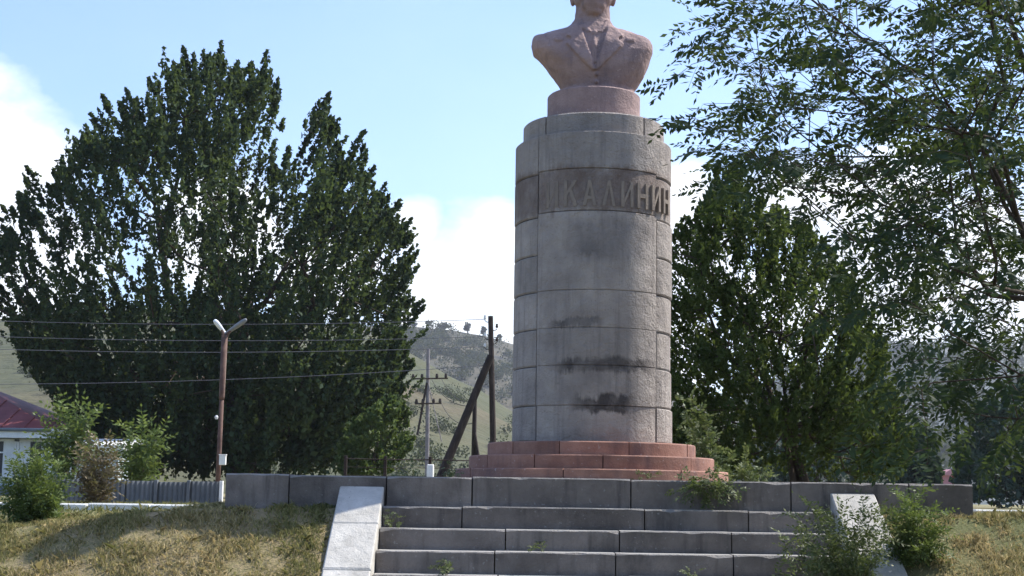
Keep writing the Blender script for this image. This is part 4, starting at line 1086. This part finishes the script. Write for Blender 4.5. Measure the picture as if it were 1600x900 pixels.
def wire_fence():
    Yf = 29.0; xs = [P(q, 720, Yf)[0] for q in (540, 602, 672, 738)]; zt = P(640, 718, Yf)[2]
    t = thing('wire_fence', 'thin dark wire fence on posts behind the platform, left of the column', 'fence', (xs[0], Yf, fz))
    for x in xs:
        mb = MB(); mb.box((x - 0.03, Yf - 0.03, fz - 0.2), (x + 0.03, Yf + 0.03, zt + 0.06), 0.004); mb.build('post', M['darkwood'], t)
    for q in range(4):
        z = zt - q * 0.16
        mb = MB(); mb.tube([(xs[0], Yf - 0.036, z), (xs[1], Yf - 0.036, z - 0.01), (xs[2], Yf - 0.036, z), (xs[3], Yf - 0.036, z - 0.01)], 0.012 if q == 0 else 0.006, 5); mb.build('wire', M['darkwood'], t)
wire_fence()
p_ = P(672, 747, 26.0); tz = P(672, 726, 26.0)[2]
mb = MB(); mb.box((p_[0] - 0.06, 25.94, 1.25), (p_[0] + 0.06, 26.06, tz), 0.012, jit=0.004)
o = mb.build('marker_post', M['white']); tag(o, 'short white post beside the foot of the leaning pole brace', 'post')

# ================================================================== POLES, LAMP, CABLES
def pole(name, label, top, foot, Y, r, mat, zfoot=1.25, cat='pole'):
    T_ = P(*top, Y); F2 = P(*foot, Y); F2 = F2 + (T_ - F2) * ((zfoot - F2[2]) / (T_[2] - F2[2]))
    t = thing(name, label, cat, tuple(F2)); mb = MB()
    mb.tube([F2 - (0, 0, 0.1), F2 + (T_ - F2) * 0.5, T_], [r * 1.1, r, r * 0.85], 12); mb.build('shaft', mat, t, smooth=False)
    return t, T_, F2
def bar(px0, px1, Y0_, Y1_, r, n=10):
    mb = MB(); mb.tube([P(*px0, Y0_), P(*px1, Y1_)], r, n); return mb
YP = 36.8
wp, wtop, wfoot = pole('utility_pole', 'tall dark wooden pole with a leaning brace left of the column', (766.5, 494), (772, 770), YP, 0.075, M['darkwood'])
a = P(767, 556, YP - 0.1); b = P(684, 757, YP - 0.1); b = a + (b - a) * ((1.25 - a[2]) / (b[2] - a[2]))
mb = MB(); mb.tube([b, a], [0.12, 0.088], 12); mb.build('brace', M['darkwood'], wp)
for k, (iy, sx) in enumerate(((503, -1), (516, 1), (530, -1), (537, 1), (546, -1), (575, -1))):
    c = P(767, iy, YP); mb = MB(); s = sx
    mb.tube([c, c + (s * 0.10, -0.03, -0.01), c + (s * 0.15, -0.03, 0.03), c + (s * 0.15, -0.03, 0.08)], 0.010, 6); h_ = mb.build('hook', M['darkwood'], wp)
    mb = MB(); q = c + (s * 0.15, -0.03, 0.06); mb.tube([q, q + (0, 0, .03), q + (0, 0, .06), q + (0, 0, .10)], [0.03, 0.038, 0.026, 0.03], 10)
    mb.build('insulator', M['ceramic'] if sx < 0 else M['darkwood'], h_)
sp, st, sf = pole('utility_pole', 'thin dark braced pole just left of the monument base', (742, 626), (739, 765), 61.0, 0.10, M['darkwood'])
a = P(741, 676, 60.9); b = P(755, 765, 60.9); mb = MB(); mb.tube([b, a], 0.08, 8); mb.build('brace', M['darkwood'], sp)
gp, gt, gf = pole('utility_pole', 'distant grey concrete pole with two crossarms in front of the hillside', (669, 545), (667, 765), 95.0, 0.13, M['greypost'])
for (x0_, x1_, y_) in ((642, 700, 592), (648, 690, 631)):
    mb = MB(); A = P(x0_, y_, 94.8); B_ = P(x1_, y_ - 1, 94.8); mb.tube([A, B_], 0.05, 6); mb.build('crossarm', M['darkwood'], gp)
    for u in (0.06, 0.3, 0.7, 0.94):
        q = A + (B_ - A) * u; mb = MB(); mb.tube([q, q + (0, 0, .12), q + (0, 0, .3)], [0.06, 0.1, 0.07], 8); mb.build('insulator', M['darkwood'], gp)
mb = MB(); mb.tube([P(652, 680, 94.9), P(667, 598, 94.9)], 0.08, 6); mb.build('brace', M['darkwood'], gp)
mb = MB(); mb.tube([P(690, 690, 94.9), P(669, 598, 94.9)], 0.03, 6); mb.build('brace', M['greypost'], gp)
def cable(A, B_, sag, r, label, group='overhead cables', mat='cable'):
    n = 24; pts = [A + (B_ - A) * u - np.array([0, 0, sag * 4 * u * (1 - u)]) for u in np.linspace(0, 1, n)]
    mb = MB(); mb.tube(pts, r, 5); o = mb.build('power_cable', M[mat]); tag(o, label, 'cable', group)
wl = ('topmost', 'second', 'third', 'lowest')
for k, (yl, yr) in enumerate(((489, 503), (511, 530), (534, 546), (612, 575))):
    A = P(-700, yl - 28, 33.7); B_ = P(767, yr, YP) + (-0.15, -0.03, 0.06)
    cable(A, B_, 0.35, 0.0075, f'{wl[k]} grey cable crossing in front of the huge tree to the wooden pole')
for k, (y_, yb) in enumerate(((592, 626), (594, 634), (631, 660))):
    cable(P(690 if k != 1 else 675, y_, 94.8), P(742, yb, 61), 0.5, 0.018, ('upper', 'middle', 'lower')[k] + ' dark cable from the grey crossarm pole down to the braced pole', 'cables on the hillside side', 'darkwood')

def street_lamp():
    Y = 33.7
    T_ = P(351, 524, Y); F2 = P(340, 760, Y); F2 = F2 + (T_ - F2) * ((1.25 - F2[2]) / (T_[2] - F2[2]))
    t = thing('street_lamp', 'rusty street lamp with two heads in front of the huge tree', 'street lamp', tuple(F2))
    mb = MB(); d = T_ - F2
    mb.tube([F2, F2 + d * 0.3, F2 + d * 0.62], [0.060, 0.055, 0.052], 12); mb.tube([F2 + d * 0.62, F2 + d * 0.64, T_], [0.062, 0.066, 0.074], 12); mb.build('post', M['rust'], t, smooth=True)
    for s, head, tip, mt, nm in ((-1, (346, 514), (335, 500), 'lamp', 'white'), (1, (362, 515), (385, 499), 'lampgrey', 'grey')):
        A = T_ + (0, 0, -0.1); B_ = P(*head, Y); C_ = P(*tip, Y - 0.15)
        mb = MB(); mb.tube([A, (A + B_) / 2 + (0, 0, 0.03), B_], [0.05, 0.035, 0.03], 8); arm = mb.build('arm', M['rust'], t)
        v, f = [], []
        dd_ = C_ - B_; n = 12
        rings = []
        for u, w_, h_ in ((-0.5, .03, .025), (-0.1, .045, .03), (0.35, .07, .038), (0.75, .075, .038), (0.95, .05, .028), (1.02, .02, .015)):
            c = B_ + dd_ * u; 
            for i in range(n):
                a_ = 2 * math.pi * i / n; sx_ = np.array([dd_[2], 0, -dd_[0]]); sx_ /= np.linalg.norm(sx_)
                v.append(c + np.array([0, 1, 0]) * math.cos(a_) * w_ + sx_ * math.sin(a_) * h_ * 1.5)
        for j in range(5):
            for i in range(n): f.append((j * n + i, j * n + (i + 1) % n, (j + 1) * n + (i + 1) % n, (j + 1) * n + i))
        f.append(tuple(range(n))); f.append(tuple(5 * n + i for i in range(n)))
        lo = build('lamp_head', v, f, M[mt], t, smooth=True); lo['label'] = nm + ' lamp head'
    c = P(348, 719, Y - 0.12); mb = MB(); mb.box(c - (0.075, 0.05, 0.11), c + (0.075, 0.05, 0.11), 0.01); mb.box(c + (-0.085, -0.055, 0.11), c + (0.085, 0.055, 0.13), 0.004); mb.build('meter_box', M['kerb'], t)
    c = P(338, 655, Y - 0.1); mb = MB(); mb.tube([c, c + (0, 0, 0.05), c + (0, 0, 0.09)], [0.03, 0.045, 0.02], 8); mb.build('insulator', M['ceramic'], t)
street_lamp()

# ================================================================== HOUSES
def house():
    Y = 50.6; gz_ = 1.2
    xr = P(62, 700, Y)[0]; xl = xr - 11.0; ze = P(50, 680, Y)[2]; zr = P(-60, 585, Y + 3)[2]
    t = thing('house', 'pale blue house with a dark red hipped roof and white eaves', 'house', (xl, Y, gz_))
    mb = MB(); mb.box((xl, Y, gz_ - .2), (xr, Y + 8, ze)); mb.build('wall', M['blue_wall'], t)
    mb = MB(); mb.box((xl - .05, Y - .06, gz_ - .2), (xr + .05, Y - 0.002, gz_ + .45), 0.01); mb.build('plinth', M['grey_panel'], t)
    ov = 0.55; a = (xl - ov, Y - ov, ze + .22); b = (xr + ov, Y - ov, ze + .22); c = (xr + ov, Y + 8 + ov, ze + .22); d = (xl - ov, Y + 8 + ov, ze + .22)
    r0 = (xl + 3.6, Y + 4, ze + 2.0); r1 = (xr - 3.6, Y + 4, ze + 2.0)
    mb = MB(); mb.add([a, b, c, d, r0, r1], [(0, 1, 5, 4), (1, 2, 5), (2, 3, 4, 5), (3, 0, 4), (0, 3, 2, 1)]); rf = mb.build('roof', M['red_roof'], t)
    # standing seams of the sheet roof
    sm = MB()
    for k in range(14):
        x = xl + 0.2 + k * 0.8
        u = 1.0
        if x > r1[0]: u = max(0.02, (b[0] - x) / (b[0] - r1[0]))
        if x < r0[0]: u = max(0.02, (x - a[0]) / (r0[0] - a[0]))
        p0 = np.array([x, Y - ov, ze + .23]); p1 = np.array([x, Y - ov + (4 + ov) * u, ze + .23 + 1.78 * u]); sm.tube([p0, p1], 0.022, 4)
    sm.build('seam', M['red_roof'], t, kind='stuff')
    mb = MB(); mb.box((xl - ov, Y - ov - .03, ze - .12), (xr + ov, Y - ov + .03, ze + .215), 0.01); mb.box((xr + ov - .03, Y - ov + .035, ze - .12), (xr + ov + .03, Y + 8 + ov, ze + .213), 0.01); mb.build('fascia', M['white'], t)
    mb = MB(); mb.box((xl - ov, Y - ov + .032, ze - .12), (xr + ov - .035, Y - .003, ze - .08)); mb.build('eaves_board', M['white'], t)
    mb = MB(); mb.tube([(xl - ov, Y - ov - .1, ze + .20), (xr + ov, Y - ov - .1, ze + .15)], 0.055, 8); mb.build('gutter', M['grey_panel'], t)
    for wx in (P(8, 700, Y)[0], P(46, 700, Y)[0], P(-60, 700, Y)[0], P(-120, 700, Y)[0]):
        w, z0, z1 = 0.42, gz_ + 0.75, gz_ + 1.95
        mb = MB()
        for q in ((wx - w, z0 - .08, wx + w, z0), (wx - w, z1, wx + w, z1 + .08), (wx - w - .08, z0 - .08, wx - w, z1 + .08), (wx + w, z0 - .08, wx + w + .08, z1 + .08)):
            mb.box((q[0], Y - .07, q[1]), (q[2], Y - .003, q[3]), 0.004)
        fr = mb.build('window', M['white'], t)
        mb = MB(); mb.box((wx - w + .002, Y - .02, z0 + .002), (wx + w - .002, Y - .004, z1 - .002)); mb.build('pane', M['glass'], fr)
        mb = MB(); mb.box((wx - .025, Y - .05, z0 + .003), (wx + .025, Y - .022, z1 - .003)); mb.box((wx - w + .003, Y - .048, z0 + .8), (wx - .027, Y - .022, z0 + .85)); mb.box((wx + .027, Y - .048, z0 + .8), (wx + w - .003, Y - .022, z0 + .85)); mb.build('muntin', M['white'], fr)
        mb = MB(); mb.box((wx - w - .45, Y - .06, z0 - .05), (wx - w - .09, Y - .003, z1 + .05), 0.005); mb.build('shutter', M['white'], t)
        mb = MB(); mb.box((wx + w + .09, Y - .06, z0 - .05), (wx + w + .45, Y - .003, z1 + .05), 0.005); mb.build('shutter', M['white'], t)
    mb = MB(); mb.box((xl + 4.0, Y + 3.2, ze + 1.9), (xl + 4.6, Y + 3.8, ze + 3.3), 0.02); mb.build('chimney', M['grey_panel'], t)
house()
def shed():
    Y = 46.0; x0 = P(100, 700, Y)[0]; x1 = P(186, 700, Y)[0]; zt = P(130, 700, Y)[2]; gz_ = 1.2
    t = thing('shed', 'small white shed behind the withered shrub, right of the blue house', 'shed', (x0, Y, gz_))
    mb = MB(); mb.box((x0, Y, gz_ - .1), (x1, Y + 2.4, zt - .1)); mb.build('wall', M['blue_wall'], t)
    mb = MB()
    mb.hexa([(x0 - .2, Y - .25, zt - .12), (x1 + .2, Y - .25, zt - .12), (x1 + .2, Y + 2.6, zt + .18), (x0 - .2, Y + 2.6, zt + .18), (x0 - .2, Y - .25, zt + .10), (x1 + .2, Y - .25, zt + .10), (x1 + .2, Y + 2.6, zt + .38), (x0 - .2, Y + 2.6, zt + .38)])
    mb.build('roof', M['white'], t)
    mb = MB(); xa = P(106, 700, Y)[0]; mb.box((xa, Y - .05, gz_), (xa + .42, Y - .003, zt - .35), 0.01); mb.build('door', M['white'], t)
shed()
def hut():
    Y = 84.0; x0 = P(1472, 750, Y)[0]; x1 = P(1497, 750, Y)[0]; zt = P(1485, 743, Y)[2]; gz_ = 1.0
    t = thing('hut', 'tiny pink hut in the distance at right behind the platform', 'hut', (x0, Y, gz_))
    mb = MB(); mb.box((x0, Y, gz_ - .2), (x1, Y + 2.0, zt)); mb.build('wall', M['pinkwall'], t)
    mb = MB(); xm = (x0 + x1) / 2; mb.add([(x0 - .15, Y - .2, zt), (x1 + .15, Y - .2, zt), (xm, Y - .2, zt + .35), (x0 - .15, Y + 2.2, zt), (x1 + .15, Y + 2.2, zt), (xm, Y + 2.2, zt + .35)], [(0, 1, 2), (3, 5, 4), (0, 2, 5, 3), (1, 4, 5, 2), (0, 3, 4, 1)]); mb.build('roof', M['pinkwall'], t)
    mb = MB(); mb.box((x1 - .35, Y - .05, gz_), (x1 - .18, Y - .003, zt - .02)); mb.build('door_frame', M['red_roof'], t)
hut()

# ================================================================== HILL VEGETATION
def clump(c, r, n, L):
    p = unit(RNG.normal(size=(n, 3))) * (RNG.random(n) ** 0.4)[:, None] * np.array([r, r, r * 0.75]) + c + np.array([0, 0, r * 0.55])
    return leaf_quads(p, unit(RNG.normal(size=(n, 3))), L, L * 0.7)
def scrub(name, label, grid, n, mask, rr, L, nl=45):
    G, pxs, T = grid; V_, F_, T_ = [], [], []; nb = 0; cnt = 0; tr = 0
    while cnt < n and tr < n * 60:
        tr += 1
        i = RNG.integers(1, 33); j = RNG.integers(1, len(pxs) - 1)
        p = G[i, j] + (G[i + 1, j] - G[i, j]) * RNG.random() + (G[i, j - 1] - G[i, j]) * RNG.random(); px, py = proj(p)
        if not (-100 < px < 1700) or RNG.random() > mask(px, py): continue
        v, f = clump(p, RNG.uniform(*rr), nl, L); V_.append(v); F_.append(f + nb); nb += len(v)
        T_.append(np.clip(RNG.normal(0.4, 0.15) + RNG.normal(0, 0.1, len(f)), 0, 1)); cnt += 1
    o = build(name, np.vstack(V_), np.vstack(F_), M['lf_scrub'], tone=np.concatenate(T_)); tag(o, label, 'scrub', kind='stuff')
def m_back(px, py):
    k = math.exp(-((py - (540 + 0.42 * (px - 660))) / 26) ** 2) * (1 if 600 < px < 830 else 0.15)
    if 680 < px < 705 and py < 525: k = 0.7
    return 0.04 + k
scrub('hillside_scrub', 'dark bluish scrub scattered across the far hillside', HB, 420, m_back, (3.0, 6.5), 1.3, 110)
scrub('hillside_scrub', 'low bushes dotting the near dry hillside', HF, 130, lambda px, py: (0.7 if 620 < px < 720 and py > 610 else 0.07), (1.0, 2.3), 0.45, 80)
scrub('hillside_scrub', 'blue-green trees and scrub covering the right hillside', HR, 500, lambda px, py: 0.5 if px > 1100 else 0.1, (5, 11), 2.2, 80)
for k, (x, y, h_, w_, lb) in enumerate(((732, 523, 20, 5.5, 'small tree on the far ridge, leaning left'), (755, 527, 18, 4.5, 'narrow tree on the far ridge next to the wooden pole'), (694, 517, 14, 12, 'broad rounded tree clump on the far ridge'),
                                     (669, 512, 11, 4.5, 'small tree on the ridge above the grey concrete pole'), (781, 531, 9, 3.0, 'tiny tree on the ridge close to the column'), (648, 511, 7, 7, 'low bush on the ridge by the big tree edge'))):
    Yr = 948.0; b = P(x, y, Yr); s = Yr / FPX; t = thing('ridge_tree', lb, 'tree', tuple(b), 'trees on the far ridge')
    mb = MB(); lean = -1.5 if k == 0 else 0; mb.tube([b - (0, 0, 3), b + (lean * 0.5, 0, h_ * s * 0.4), b + (lean, 0, h_ * s * 0.8)], [0.6, 0.4, 0.15], 6); mb.build('trunk', M['bark'], t)
    n = 180; hh = h_ * s; ww = w_ * s
    p = unit(RNG.normal(size=(n, 3))) * (RNG.random(n) ** 0.4)[:, None] * np.array([ww, ww, hh * 0.36]); p[:, 0] += np.sin(p[:, 2] * 1.3 + k) * ww * 0.25 + lean * 0.6
    v, f = leaf_quads(p + b + np.array([0, 0, hh * 0.62]), unit(RNG.normal(size=(n, 3))), 1.6, 1.1)
    build('crown', v, f, M['lf_scrub'], t, tone=RNG.uniform(0.1, 0.6, n), kind='stuff')

hz, ht, hb = new_mat('haze_air')
ht.nodes.remove(hb); pv = ht.nodes.new('ShaderNodeVolumePrincipled'); pv.inputs['Density'].default_value = 0.00016; pv.inputs['Color'].default_value = (0.86, 0.90, 1.0, 1); pv.inputs['Anisotropy'].default_value = 0.2
ht.links.new(pv.outputs[0], ht.nodes['Material Output'].inputs['Volume'])
mb = MB(); mb.box((-2000, -400, -25), (2000, 1880, 320)); o = mb.build('haze', hz); o['kind'] = 'stuff'; o['label'] = 'thin pale summer haze in the valley air'; o['category'] = 'haze'

print('tris approx', sum(len(o.data.polygons) * 2 for o in bpy.data.objects if o.type == 'MESH'), 'objects', len(bpy.data.objects))
